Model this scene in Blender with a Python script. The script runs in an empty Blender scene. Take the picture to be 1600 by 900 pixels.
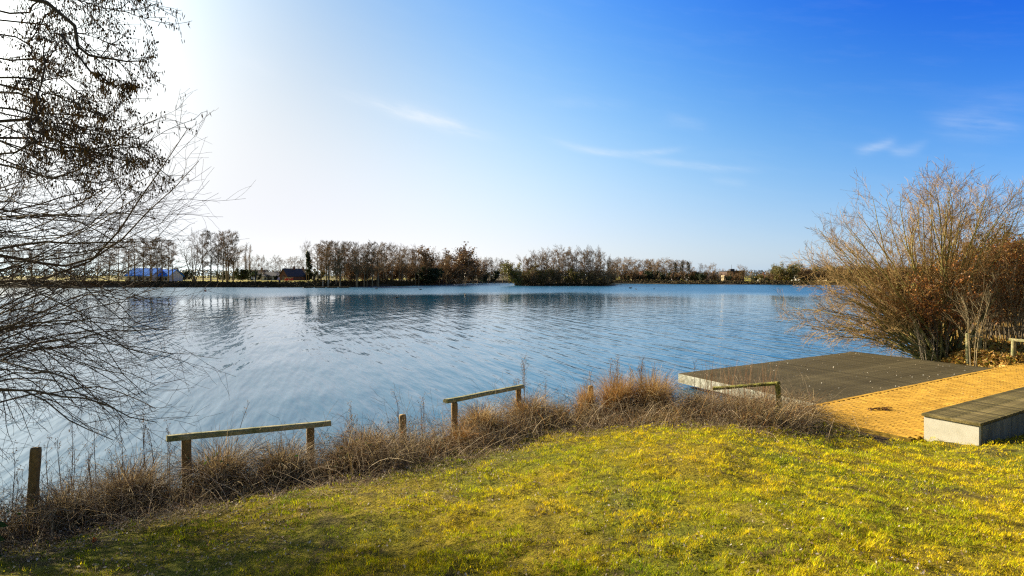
import bpy, bmesh, math, random
import numpy as np
from mathutils import Vector, Matrix
R_ = math.radians
SC = bpy.context.scene
COL = SC.collection

# ------------------------------------------------------------------ camera, sky, sun, exposure
F, HZ, EYE = 889.0, 432.0, 3.3          # focal length in px of the 1600 px photo, horizon row, eye height above the water
cam = bpy.data.cameras.new("camera"); cam.lens = 20.0; cam.sensor_width = 36.0
cam.shift_y = -(450.0 - HZ) / 1600.0; cam.clip_start = 0.05; cam.clip_end = 8000
camo = bpy.data.objects.new("camera", cam); COL.objects.link(camo)
camo.location = (0, 0, EYE); camo.rotation_euler = (R_(90), 0, 0); SC.camera = camo

SUN_AZ, SUN_EL = R_(-56), R_(24)
SUN = Vector((math.sin(SUN_AZ) * math.cos(SUN_EL), math.cos(SUN_AZ) * math.cos(SUN_EL), math.sin(SUN_EL)))
EXPOSURE = 1.42
SC.view_settings.view_transform = 'Standard'; SC.view_settings.look = 'None'
SC.view_settings.exposure = EXPOSURE; SC.view_settings.gamma = 1.0; SC.view_settings.use_curve_mapping = False
SC.cycles.use_denoising = False; SC.cycles.pixel_filter_type = 'BLACKMAN_HARRIS'; SC.cycles.filter_width = 1.25; SC.cycles.max_bounces = 6

world = bpy.data.worlds.new("World"); SC.world = world; world.use_nodes = True
def build_world():
    nt = world.node_tree; N = nt.nodes; L = nt.links; bg = N['Background']
    sky = N.new('ShaderNodeTexSky'); sky.sky_type = 'NISHITA'; sky.sun_disc = False
    sky.sun_elevation = SUN_EL; sky.sun_rotation = SUN_AZ
    sky.air_density = 1.0; sky.dust_density = 1.5; sky.ozone_density = 1.0
    def put(s, v):
        if isinstance(v, (int, float)): s.default_value = v
        elif isinstance(v, (tuple, list, Vector)): s.default_value = tuple(v)
        else: L.new(v, s)
    def m(op, a, b=0.0, c=0.0):
        n = N.new('ShaderNodeMath'); n.operation = op
        for s, v in zip(n.inputs, (a, b, c)): put(s, v)
        return n.outputs[0]
    tc = N.new('ShaderNodeTexCoord'); d = N.new('ShaderNodeVectorMath'); d.operation = 'NORMALIZE'
    L.new(tc.outputs['Generated'], d.inputs[0]); D = d.outputs[0]
    sep = N.new('ShaderNodeSeparateXYZ'); L.new(D, sep.inputs[0])
    dt = N.new('ShaderNodeVectorMath'); dt.operation = 'DOT_PRODUCT'; L.new(D, dt.inputs[0]); dt.inputs[1].default_value = SUN
    g = m('MAXIMUM', dt.outputs['Value'], -.2)
    z = m('MINIMUM', m('MAXIMUM', sep.outputs[2], 0.0), .5)
    g2 = m('MULTIPLY', g, g); g4 = m('MULTIPLY', g2, g2)
    ez = m('EXPONENT', m('MULTIPLY', z, -6.0)); zg = m('MULTIPLY', z, g)
    W = [[2.845, 2.0689, 0.6294], [-0.166, -0.2501, -0.4168], [0.8133, 0.5478, 0.579], [-3.4079, -2.5081, -1.9133], [-3.038, -2.1404, 0.0584],
         [-12.8648, -6.5344, 0.6164], [11.9129, 5.5564, 0.6735], [1.2065, 1.4781, 1.3051], [-0.6842, 0.9791, 0.4306]]
    ez2 = m('EXPONENT', m('MULTIPLY', z, -25.0)); z2 = m('MULTIPLY', z, z)
    ch = []
    for c in range(3):
        acc = m('ADD', W[0][c], 0.0)
        for w, b in zip(W[1:], (g, g2, g4, ez, z, zg, ez2, z2)): acc = m('MULTIPLY_ADD', b, w[c], acc)
        ch.append(m('MINIMUM', m('MAXIMUM', m('EXPONENT', acc), .02), 6.0))
    comb = N.new('ShaderNodeCombineXYZ')
    for i in range(3): L.new(ch[i], comb.inputs[i])
    mul = N.new('ShaderNodeVectorMath'); mul.operation = 'MULTIPLY'
    L.new(sky.outputs[0], mul.inputs[0]); L.new(comb.outputs[0], mul.inputs[1])
    # bright haze round the sun
    gl = m('MULTIPLY', m('EXPONENT', m('MULTIPLY', m('SUBTRACT', dt.outputs['Value'], 1.0), 20.0)), 20.0)
    gv = N.new('ShaderNodeVectorMath'); gv.operation = 'ADD'; L.new(mul.outputs[0], gv.inputs[0])
    gc = N.new('ShaderNodeCombineXYZ'); [L.new(m('MULTIPLY', gl, (.85, 1.0, 1.05)[i]), gc.inputs[i]) for i in range(3)]; L.new(gc.outputs[0], gv.inputs[1])
    # towards the zenith and the far side of the sky the plain sky model takes over
    f1 = N.new('ShaderNodeMapRange'); f1.interpolation_type = 'SMOOTHSTEP'; L.new(sep.outputs[2], f1.inputs[0]); f1.inputs[1].default_value = .48; f1.inputs[2].default_value = .8
    f2 = N.new('ShaderNodeMapRange'); f2.interpolation_type = 'SMOOTHSTEP'; L.new(m('MULTIPLY', sep.outputs[1], -1.0), f2.inputs[0]); f2.inputs[1].default_value = -.6; f2.inputs[2].default_value = .2
    fm = N.new('ShaderNodeMix'); fm.data_type = 'RGBA'; L.new(m('MAXIMUM', f1.outputs[0], f2.outputs[0]), fm.inputs[0]); L.new(gv.outputs[0], fm.inputs[6]); L.new(sky.outputs[0], fm.inputs[7])
    # thin cirrus streaks, placed by azimuth and elevation
    az = m('ARCTAN2', sep.outputs[0], sep.outputs[1]); el = m('ARCSINE', sep.outputs[2])
    def direction(px, py):
        x, zz = (px - 800) / F, (HZ - py) / F
        return math.atan2(x, 1), math.asin(zz / math.sqrt(1 + x * x + zz * zz))
    tot = 0.0
    for (x0, y0, x1, y1, wid, amp, bow) in ((535, 148, 770, 217, 8, .62, -4), (600, 165, 730, 205, 13, .34, -3), (855, 218, 1070, 231, 5, .42, 13), (1000, 248, 1190, 266, 5, .32, 2),
            (1335, 238, 1400, 218, 6, .30, 2), (1385, 232, 1450, 222, 6, .25, 6), (1450, 190, 1620, 165, 22, .16, 6), (1470, 190, 1600, 205, 6, .2, -3), (250, 60, 440, 118, 14, .25, -4),
            (640, 248, 700, 270, 8, .12, 0), (860, 155, 990, 165, 8, .12, 0), (1040, 182, 1110, 200, 8, .10, 0), (1110, 280, 1170, 288, 5, .12, 0)):
        a0, e0 = direction(x0, y0); a1, e1 = direction(x1, y1); ln = math.hypot(a1 - a0, e1 - e0); ca, sa = (a1 - a0) / ln, (e1 - e0) / ln
        da = m('SUBTRACT', az, (a0 + a1) / 2); de = m('SUBTRACT', el, (e0 + e1) / 2)
        al = m('ADD', m('MULTIPLY', da, ca / (ln / 2)), m('MULTIPLY', de, sa / (ln / 2)))
        ac = m('ADD', m('MULTIPLY', de, ca * F / wid), m('MULTIPLY', da, -sa * F / wid))
        al2 = m('MULTIPLY', al, al)
        ac = m('ADD', ac, m('MULTIPLY', m('SUBTRACT', 1.0, al2), bow / wid))
        q = m('ADD', m('MULTIPLY', m('MULTIPLY', al2, al2), 1.6), m('MULTIPLY', ac, ac))
        tot = m('MULTIPLY_ADD', m('EXPONENT', m('MULTIPLY', q, -1.0)), amp, tot)
    cv = N.new('ShaderNodeCombineXYZ'); L.new(az, cv.inputs[0]); L.new(m('MULTIPLY_ADD', el, 5.0, m('MULTIPLY', az, 1.2)), cv.inputs[1])
    nz = N.new('ShaderNodeTexNoise'); nz.inputs['Scale'].default_value = 9; nz.inputs['Detail'].default_value = 7; nz.inputs['Roughness'].default_value = .62
    L.new(cv.outputs[0], nz.inputs['Vector'])
    tot = m('MULTIPLY', tot, m('MULTIPLY', m('MAXIMUM', m('SUBTRACT', nz.outputs[0], .3), 0), 2.4))
    tot = m('ADD', tot, m('MULTIPLY', m('MAXIMUM', m('SUBTRACT', nz.outputs[0], .5), 0), .10))
    mx = N.new('ShaderNodeMix'); mx.data_type = 'RGBA'; L.new(m('MINIMUM', tot, .8), mx.inputs[0])
    L.new(fm.outputs[2], mx.inputs[6]); mx.inputs[7].default_value = (9.0, 9.6, 10.2, 1)
    sc_ = N.new('ShaderNodeVectorMath'); sc_.operation = 'SCALE'; L.new(mx.outputs[2], sc_.inputs[0]); sc_.inputs[3].default_value = 0.1 / 2 ** EXPOSURE / .05
    L.new(sc_.outputs[0], bg.inputs[0]); bg.inputs[1].default_value = 0.05
build_world()

sl = bpy.data.lights.new("sun", 'SUN'); sl.energy = 5.0; sl.angle = R_(0.5); sl.color = (1.0, .86, .62)
so = bpy.data.objects.new("sun", sl); COL.objects.link(so)
so.rotation_euler = (-SUN).to_track_quat('-Z', 'Y').to_euler(); so.location = (-30, 20, 30)

# ------------------------------------------------------------------ helpers
def at(px, py, z):
    d = (EYE - z) * F / (py - HZ); return np.array([(px - 800) / F * d, d, z])
def atd(px, py, d):
    return np.array([(px - 800) / F * d, d, EYE - (py - HZ) / F * d])
def nrm(v): return v / (np.linalg.norm(v, axis=-1, keepdims=True) + 1e-12)

_lat = np.random.RandomState(5).rand(256, 256)
def vnoise(x, y, s=1.0, seed=0):
    x = np.asarray(x, float) * s + seed * 17.31; y = np.asarray(y, float) * s + seed * 9.77
    xi = np.floor(x).astype(int); yi = np.floor(y).astype(int); fx = x - xi; fy = y - yi
    fx = fx * fx * (3 - 2 * fx); fy = fy * fy * (3 - 2 * fy)
    g = lambda a, b: _lat[a % 256, b % 256]
    return (g(xi, yi) * (1 - fx) + g(xi + 1, yi) * fx) * (1 - fy) + (g(xi, yi + 1) * (1 - fx) + g(xi + 1, yi + 1) * fx) * fy

class MB:
    def __init__(s): s.v = []; s.q = []; s.t = []; s.c = []; s.n = 0
    def add(s, V, Q=None, T=None, C=(1, 1, 1)):
        V = np.asarray(V, float).reshape(-1, 3)
        if Q is not None and len(Q): s.q.append(np.asarray(Q, int).reshape(-1, 4) + s.n)
        if T is not None and len(T): s.t.append(np.asarray(T, int).reshape(-1, 3) + s.n)
        C = np.asarray(C, float)
        if C.ndim == 1: C = np.broadcast_to(C, (len(V), 3))
        s.c.append(C); s.v.append(V); s.n += len(V)
    def tubes(s, P, R, S=3, C=(1, 1, 1), cap=False):
        N, K = P.shape[:2]
        T = np.empty_like(P); T[:, 1:-1] = P[:, 2:] - P[:, :-2]; T[:, 0] = P[:, 1] - P[:, 0]; T[:, -1] = P[:, -1] - P[:, -2]
        T = nrm(T); ref = np.array([.31, .83, .46]); ref = ref / np.linalg.norm(ref)
        U = np.cross(T, ref); bad = np.linalg.norm(U, axis=-1) < .05
        U[bad] = np.cross(T[bad], [1., 0, 0]); U = nrm(U); W = np.cross(T, U)
        a = np.arange(S) * 2 * np.pi / S
        V = P[:, :, None] + R[:, :, None, None] * (np.cos(a)[:, None] * U[:, :, None] + np.sin(a)[:, None] * W[:, :, None])
        i = (np.arange(N)[:, None, None] * K + np.arange(K - 1)[None, :, None]) * S; j = np.arange(S); j2 = (j + 1) % S
        Q = np.stack([i + j, i + j2, i + S + j2, i + S + j], -1)
        C = np.asarray(C, float)
        if C.ndim == 2: C = np.repeat(C, K * S, 0)
        s.add(V, Q.reshape(-1, 4), None, C)
        if cap:
            for n in range(N):
                b = n * K * S
                for e, o in ((0, 1), ((K - 1) * S, 0)):
                    ids = [b + e + k for k in range(S)]
                    tr = [[ids[0], ids[k], ids[k + 1]] if not o else [ids[0], ids[k + 1], ids[k]] for k in range(1, S - 1)]
                    s.t.append(np.array(tr) + s.n - len(V.reshape(-1, 3)))
    def ribbons(s, P, Wd, side, C=(1, 1, 1)):
        N, K = P.shape[:2]                       # Wd [N,K] half widths, side [N,3]
        V = np.stack([P - Wd[..., None] * side[:, None], P + Wd[..., None] * side[:, None]], 2)
        i = (np.arange(N)[:, None] * K + np.arange(K - 1)[None]) * 2
        Q = np.stack([i, i + 1, i + 3, i + 2], -1).reshape(-1, 4)
        C = np.asarray(C, float)
        if C.ndim == 2: C = np.repeat(C, K * 2, 0)
        s.add(V, Q, None, C)
    def box(s, c, h, ax=None, C=(1, 1, 1)):
        c = np.asarray(c, float); ax = np.eye(3) if ax is None else np.asarray(ax, float)
        V = [c + sx * h[0] * ax[0] + sy * h[1] * ax[1] + sz * h[2] * ax[2] for sz in (-1, 1) for sy in (-1, 1) for sx in (-1, 1)]
        s.add(V, [[0, 2, 3, 1], [4, 5, 7, 6], [0, 1, 5, 4], [2, 6, 7, 3], [0, 4, 6, 2], [1, 3, 7, 5]], None, C)
    def mesh(s, name, mat, smooth=False):
        me = bpy.data.meshes.new(name)
        V = np.concatenate(s.v); q = np.concatenate(s.q) if s.q else np.zeros((0, 4), int); t = np.concatenate(s.t) if s.t else np.zeros((0, 3), int)
        me.vertices.add(len(V)); me.vertices.foreach_set('co', V.ravel())
        nl = q.size + t.size; me.loops.add(nl); me.polygons.add(len(q) + len(t))
        me.loops.foreach_set('vertex_index', np.concatenate([q.ravel(), t.ravel()]).astype(np.int32))
        me.polygons.foreach_set('loop_start', np.concatenate([np.arange(len(q)) * 4, q.size + np.arange(len(t)) * 3]).astype(np.int32))
        me.polygons.foreach_set('loop_total', np.concatenate([np.full(len(q), 4), np.full(len(t), 3)]).astype(np.int32))
        me.polygons.foreach_set('use_smooth', np.full(len(q) + len(t), bool(smooth)))
        at_ = me.color_attributes.new('Col', 'FLOAT_COLOR', 'POINT')
        cc = np.ones((len(V), 4)); cc[:, :3] = np.concatenate(s.c); at_.data.foreach_set('color', cc.ravel())
        me.update(calc_edges=True); me.materials.append(mat); return me
    def obj(s, name, mat, parent=None, smooth=False, **kw):
        return link(name, s.mesh(name, mat, smooth), parent, **kw)

def link(name, me, parent=None, label=None, cat=None, group=None, kind=None, loc=None):
    o = bpy.data.objects.new(name, me); COL.objects.link(o)
    if parent is not None: o.parent = parent
    if loc is not None: o.location = loc
    for k, v in (('label', label), ('category', cat), ('group', group), ('kind', kind)):
        if v: o[k] = v
    return o
def thing(name, label, cat, loc=(0, 0, 0), rz=0, group=None, kind=None, scale=None):
    o = link(name, None, None, label, cat, group, kind, tuple(loc)); o.rotation_euler[2] = rz
    if scale is not None: o.scale = scale
    return o
ORD = ['first', 'second', 'third', 'fourth', 'fifth', 'sixth', 'seventh', 'eighth', 'ninth', 'tenth', 'eleventh', 'twelfth', 'thirteenth', 'fourteenth',
       'fifteenth', 'sixteenth', 'seventeenth', 'eighteenth', 'nineteenth', 'twentieth', 'twenty-first', 'twenty-second', 'twenty-third', 'twenty-fourth']

# ------------------------------------------------------------------ materials
def mat(name, col=(.5, .5, .5), rough=.8, attr=False, noise=(), bump=(), spec=.3, transl=0.0, objrand=0.0, metallic=0.0):
    """noise: (scale, dark, light) multiplies the colour; bump: (scale, distance)"""
    m = bpy.data.materials.new(name); m.use_nodes = True; nt = m.node_tree; N = nt.nodes; L = nt.links
    b = N['Principled BSDF']; b.inputs['Roughness'].default_value = rough; b.inputs['Specular IOR Level'].default_value = spec; b.inputs['Metallic'].default_value = metallic
    tc = N.new('ShaderNodeTexCoord')
    if attr:
        a = N.new('ShaderNodeAttribute'); a.attribute_name = 'Col'; out = a.outputs['Color']
    else:
        rgb = N.new('ShaderNodeRGB'); rgb.outputs[0].default_value = (*col, 1); out = rgb.outputs[0]
    for n in noise:
        sc, lo, hi = n[:3]; t = N.new('ShaderNodeTexNoise'); t.inputs['Detail'].default_value = 6; t.inputs['Roughness'].default_value = .6
        if len(n) > 3:
            mp = N.new('ShaderNodeMapping'); mp.inputs['Scale'].default_value = n[3]; L.new(tc.outputs['Object'], mp.inputs[0]); L.new(mp.outputs[0], t.inputs['Vector'])
        else: L.new(tc.outputs['Object'], t.inputs['Vector'])
        t.inputs['Scale'].default_value = sc
        r = N.new('ShaderNodeValToRGB'); r.color_ramp.elements[0].position = .34; r.color_ramp.elements[1].position = .66
        lo = (lo,) * 3 if isinstance(lo, (int, float)) else lo; hi = (hi,) * 3 if isinstance(hi, (int, float)) else hi
        r.color_ramp.elements[0].color = (*lo, 1); r.color_ramp.elements[1].color = (*hi, 1); L.new(t.outputs[0], r.inputs[0])
        x = N.new('ShaderNodeMix'); x.data_type = 'RGBA'; x.blend_type = 'MULTIPLY'; x.inputs[0].default_value = 1
        L.new(out, x.inputs[6]); L.new(r.outputs[0], x.inputs[7]); out = x.outputs[2]
    if objrand:
        oi = N.new('ShaderNodeObjectInfo'); mr = N.new('ShaderNodeMapRange'); mr.inputs[3].default_value = 1 - objrand; mr.inputs[4].default_value = 1 + objrand
        L.new(oi.outputs['Random'], mr.inputs[0]); x = N.new('ShaderNodeVectorMath'); x.operation = 'SCALE'; L.new(out, x.inputs[0]); L.new(mr.outputs[0], x.inputs[3]); out = x.outputs[0]
    L.new(out, b.inputs['Base Color'])
    h = None
    for sc, dist in bump:
        t = N.new('ShaderNodeTexNoise'); t.inputs['Scale'].default_value = sc; t.inputs['Detail'].default_value = 5; L.new(tc.outputs['Object'], t.inputs['Vector'])
        bp = N.new('ShaderNodeBump'); bp.inputs['Distance'].default_value = dist; bp.inputs['Strength'].default_value = 1; L.new(t.outputs[0], bp.inputs['Height'])
        if h: L.new(h, bp.inputs['Normal'])
        h = bp.outputs[0]
    if h: L.new(h, b.inputs['Normal'])
    if transl:
        tr = N.new('ShaderNodeBsdfTranslucent'); L.new(out, tr.inputs[0]); mx = N.new('ShaderNodeMixShader'); mx.inputs[0].default_value = transl
        L.new(b.outputs[0], mx.inputs[1]); L.new(tr.outputs[0], mx.inputs[2]); L.new(mx.outputs[0], N['Material Output'].inputs[0])
    return m
M = {
 'ground': mat('ground', rough=.95, attr=True, noise=((9, .55, 1.35), (60, .5, 1.5)), bump=((25, .03), (90, .012)), spec=.1),
 'grass': mat('grass', rough=.7, attr=True, transl=.5, spec=.12),
 'dry': mat('dry_plants', rough=.7, attr=True, transl=.3, spec=.2),
 'bark': mat('bark', rough=.85, attr=True, noise=((14, .7, 1.25),), spec=.2),
 'fartree': mat('far_bark', rough=.9, attr=True, objrand=.22, spec=.1),
 'leaf': mat('leaf', rough=.5, attr=True, transl=.3, spec=.35),
 'post': mat('weathered_post', (.26, .165, .065), .85, noise=((6, (.6, .62, .55), (1.25, 1.25, 1.2), (1, 1, .12)), (28, .7, 1.2)), bump=((40, .006),)),
 'rail': mat('weathered_rail', (.30, .27, .15), .85, noise=((7, (.5, .6, .4), (1.25, 1.2, 1.15)), (40, .65, 1.25)), bump=((40, .006),)),
 'mossy': mat('mossy_wood', (.20, .19, .05), .95, noise=((9, (.45, .35, .35), (1.4, 1.5, 1.0)), (45, .5, 1.4)), bump=((30, .015),)),
 'deck': mat('jetty_boards', (.070, .057, .030), .85, noise=((1.3, .72, 1.2), (25, .6, 1.4)), bump=((60, .003),), objrand=.17, spec=.08),
 'benchboard': mat('bench_boards', (.135, .11, .045), .85, noise=((5, (.4, .42, .3), (1.25, 1.2, 1.2)), (35, .65, 1.3)), bump=((50, .003),), objrand=.38, spec=.15),
 'concrete': mat('pale_concrete', (.51, .49, .42), .85, noise=((3.5, (.86, .85, .8), (1.04, 1.04, 1.04)), (40, .98, 1.02)), bump=((60, .002),)),
 'concrete_old': mat('stained_concrete', (.40, .40, .35), .9, noise=((6, (.45, .45, .36), (1.15, 1.15, 1.1)), (38, .75, 1.15)), bump=((50, .004),)),
 'concrete_dark': mat('shade_toned_stained_concrete', (.17, .175, .16), .9, noise=((9, (.45, .45, .42), (1.2, 1.2, 1.2), (1, 1, .12)), (38, .8, 1.15)), bump=((50, .003),)),  # dark base has the bench side's shade mixed into its colour, plus stain streaks
 'brick': mat('yellow_brick', (.50, .29, .042), .9, noise=((2.2, (.78, .74, .6), (1.1, 1.1, 1.1)), (45, .78, 1.18)), bump=((70, .003),), objrand=.16, spec=.15),
 'joint': mat('brick_joint', (.22, .15, .03), 1.0, noise=((8, .5, 1.3),), spec=.05),
}
M['brick_many'] = mat('yellow_brick_field', rough=.9, attr=True, noise=((2.2, (.78, .74, .6), (1.1, 1.1, 1.1)), (45, .78, 1.18)), bump=((70, .003),), spec=.15)
for n_, c_, r_ in (('wall_white', (.6, .6, .58), .9), ('wall_cream', (.55, .45, .28), .9), ('wall_brown', (.085, .055, .045), .9), ('wall_red', (.17, .085, .06), .9), ('roof_dark', (.05, .055, .075), .8), ('roof_red', (.24, .09, .05), .8),
                   ('roof_blue', (.01, .24, .95), .95), ('glass', (.03, .04, .05), .1), ('metal_white', (.7, .7, .7), .4), ('metal_dark', (.04, .04, .045), .5), ('paint_red', (.45, .04, .03), .5),
                   ('cloth_white', (.7, .7, .68), .9), ('cloth_dark', (.03, .03, .05), .9), ('skin', (.45, .27, .18), .6), ('bird_dark', (.04, .033, .028), .7), ('bird_white', (.72, .72, .7), .7), ('bill', (.5, .3, .05), .5), ('drift', (.55, .5, .42), .9)):
    M[n_] = mat(n_, c_, r_, noise=((3, .88, 1.08),))

# ------------------------------------------------------------------ lake, terrain
LAKE = np.array([(-60, -15), (-20, 0.5), (-10, 5.0), (-6.6, 6.9), (-5.0, 8.3), (-3.6, 9.3), (-2.2, 10.3), (-.6, 11.6), (.8, 12.3), (2.4, 12.7), (4.6, 13.1), (6.4, 13.2), (7.4, 13.5),
                 (15.6, 18.6), (15.6, 20.4), (16.6, 22.5), (19, 27), (25, 38), (39, 60), (72, 115), (118, 190), (122, 217), (105, 228), (88, 235), (70, 245), (50, 262), (25, 272), (5, 290), (0, 292), (-8, 290),
                 (-20, 270), (-25, 240), (-30, 222), (-39, 196), (-50, 180), (-65, 173), (-85, 174), (-110, 171), (-150, 165), (-220, 120), (-190, 20)], float)
_a = np.linspace(0, 2 * np.pi, 28, endpoint=False)
ISL = np.stack([19.3 + 18.2 * np.cos(_a) * (1 + .05 * np.sin(3 * _a)), 209 + 8 * np.sin(_a)], 1)
U2 = np.array([.855, .519]); N2 = np.array([.519, -.855]); O2 = np.array([6.89, 12.73])
def pth(t, s): return O2 + U2 * t + N2 * s
PATH = np.array([pth(-1.35, -.05), pth(16, -.05), pth(16, 2.45), pth(-1.35, 2.45)])
def sdist(x, y, poly):
    """signed distance, positive outside"""
    P = np.stack([x, y], -1).astype(float); d = np.full(x.shape, 1e9); ins = np.zeros(x.shape, bool)
    for a, b in zip(poly, np.roll(poly, -1, 0)):
        ab = b - a; t = np.clip(((P - a) @ ab) / (ab @ ab), 0, 1); d = np.minimum(d, np.linalg.norm(P - a - t[..., None] * ab, axis=-1))
        c = ((a[1] > P[..., 1]) != (b[1] > P[..., 1])) & (P[..., 0] < (b[0] - a[0]) * (P[..., 1] - a[1]) / (b[1] - a[1] + 1e-12) + a[0])
        ins ^= c
    return np.where(ins, -d, d)
def sstep(x): x = np.clip(x, 0, 1); return x * x * (3 - 2 * x)
def fields(x, y):
    x = np.asarray(x, float); y = np.asarray(y, float)
    sl_ = sdist(x, y, LAKE); si = sdist(x, y, ISL)
    wob = (vnoise(x, y, .9, 3) - .5) * .35 * (np.hypot(x, y) < 40) + (vnoise(x, y, .12, 4) - .5) * 3 * (np.hypot(x, y) > 60)
    w = np.where(si < 20, np.maximum(sl_, -si), sl_) + wob          # > 0 on land
    r = np.hypot(x, y)
    near = r < 60 + 0 * x
    sp = sdist(x, y, PATH)
    s = np.minimum(np.maximum(sl_, 0), np.maximum(sp, 0))
    hn = .40 * sstep(w / .8) + 1.6 * np.tanh(.09 * np.maximum(s - .6, 0)) + .10 * (vnoise(x, y, .7, 1) - .5) * sstep(s / 2) + .05 * (vnoise(x, y, 3.1, 2) - .5) * sstep((s - .2) / .6) + .025 * (vnoise(x, y, 7.5, 8) - .5) * sstep((s - .2) / .6)
    hn = hn + .13 * np.exp(-((x - 8.1) ** 2 + (y - 9.0) ** 2) / 1.1)
    hn = np.where(sp < .12, np.minimum(hn, .385), hn)
    az = np.degrees(np.arctan2(x, y)); hb = np.where(az < 0, 1.55, 1.0); hb = np.where(si < 8, .7, hb)
    hf = hb * sstep(w / 4.0) + .22 * (vnoise(x, y, .12, 6) - .5) * sstep(w / 5) + .002 * np.maximum(w, 0)
    hl = np.where(near, hn, hf)
    h = np.where(w > 0, hl, np.maximum(-1.2, w * .4))
    return h, w, s, sp, near
def hgt(x, y): return fields(x, y)[0]

# litter / lawn border, measured along the bank
EDGE = np.array([(-14, 1.5), (-9, 3.3), (-5.2, 5.75), (-4.5, 6.2), (-3.8, 6.65), (-2.8, 7.15), (-1.7, 7.6), (-.92, 8.2), (-.2, 8.95), (.8, 9.9), (2.1, 10.1), (3.4, 9.95), (4.4, 9.75), (5.3, 10.2), (5.75, 10.9), (6.2, 11.4), (6.4, 12.4)])
def edge_side(x, y):
    """signed distance to the lawn border, positive on the lawn side"""
    P = np.stack([x, y], -1); best = np.full(x.shape, 1e9); sg = np.ones(x.shape)
    for a, b in zip(EDGE[:-1], EDGE[1:]):
        ab = b - a; t = np.clip(((P - a) @ ab) / (ab @ ab), 0, 1); q = P - a - t[..., None] * ab; d = np.linalg.norm(q, axis=-1)
        c = ab[0] * q[..., 1] - ab[1] * q[..., 0]; m_ = d < best; best = np.where(m_, d, best); sg = np.where(m_, np.where(c > 0, -1, 1), sg)
    return best * sg
def lawn_mask(x, y):
    e = edge_side(x, y) + .9 * (vnoise(x, y, 1.3, 11) - .5) + .5 * (vnoise(x, y, 5, 12) - .5) - .3 * sstep((-x - .2) / 2.5)
    right = (x > 6.2) & (y < O2[1] + (x - O2[0]) * .607 - 2.6)       # the lawn on the near side of the brick path
    return np.where(x > 6.4, np.where(right, 1.0, -1.0), e)

def build_ground():
    az = np.radians(np.concatenate([np.arange(-180, -60, 6), np.arange(-60, -48, 1), np.arange(-48, 48, .3), np.arange(48, 60, 1), np.arange(60, 180, 6)]))
    r = np.concatenate([[.3, 1, 1.8], np.arange(2.4, 24, .17), np.arange(24, 60, 3), np.arange(60, 158, 12), np.arange(158, 300, 1.0), np.arange(300, 400, 12), np.geomspace(400, 5000, 12)])
    A, Rr = np.meshgrid(az, r); X = Rr * np.sin(A); Y = Rr * np.cos(A)
    h, w, s, sp, near = fields(X, Y); nr, na = X.shape
    h = np.where(Rr > 4000, h - 3, h)
    C = np.zeros((*X.shape, 3)); n1 = vnoise(X, Y, 1.3, 21); n2 = vnoise(X, Y, 4.2, 22); n3 = vnoise(X, Y, .5, 23)
    lit = np.array([.060, .043, .024]); moss = np.array([.12, .125, .010]); yel = np.array([.20, .155, .012]); soil = np.array([.075, .055, .03])
    lm = sstep(.5 + lawn_mask(X, Y) * 2)[..., None]
    lawn = moss + (yel - moss) * sstep(n1 * 1.6 - .3)[..., None]; lawn = lawn + (soil - lawn) * (sstep((n2 - .62) * 4) * .7)[..., None]
    C[:] = lit + (lawn - lit) * lm
    rb = near & (X > 13) & (sp > 0) & (Y > 17); C[rb] = np.array([.22, .14, .04])
    far = ~near; fg = np.array([.30, .30, .03]); bank = np.array([.055, .045, .03])
    fgc = fg + (np.array([.26, .19, .05]) - fg) * n3[..., None]
    woods = ((vnoise(X, Y, .03, 31) > .72) | ((X > -58) & (X < 45)))[..., None]
    fgc = np.where(woods, np.array([.075, .06, .03]), fgc)
    kk = sstep((w - 3.2) / 2)[..., None]; fc = bank + (fgc - bank) * kk; C[far] = fc[far]
    C[w < .05] = (.03, .03, .02)
    mb = MB(); i = np.arange(nr - 1)[:, None] * na + np.arange(na)[None]; j = np.arange(nr - 1)[:, None] * na + (np.arange(na)[None] + 1) % na
    Q = np.stack([i, j, j + na, i + na], -1).reshape(-1, 4)[:, ::-1]
    mb.add(np.stack([X, Y, h], -1), Q, None, C.reshape(-1, 3))
    mb.add([[0, 0, float(h[0, 0])]], None, None, C[0, 0])
    k = mb.n - 1; mb.t.append(np.array([[k, (a_ + 1) % na, a_] for a_ in range(na)]))
    return mb.obj('ground', M['ground'], smooth=True, kind='structure')
build_ground()

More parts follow.
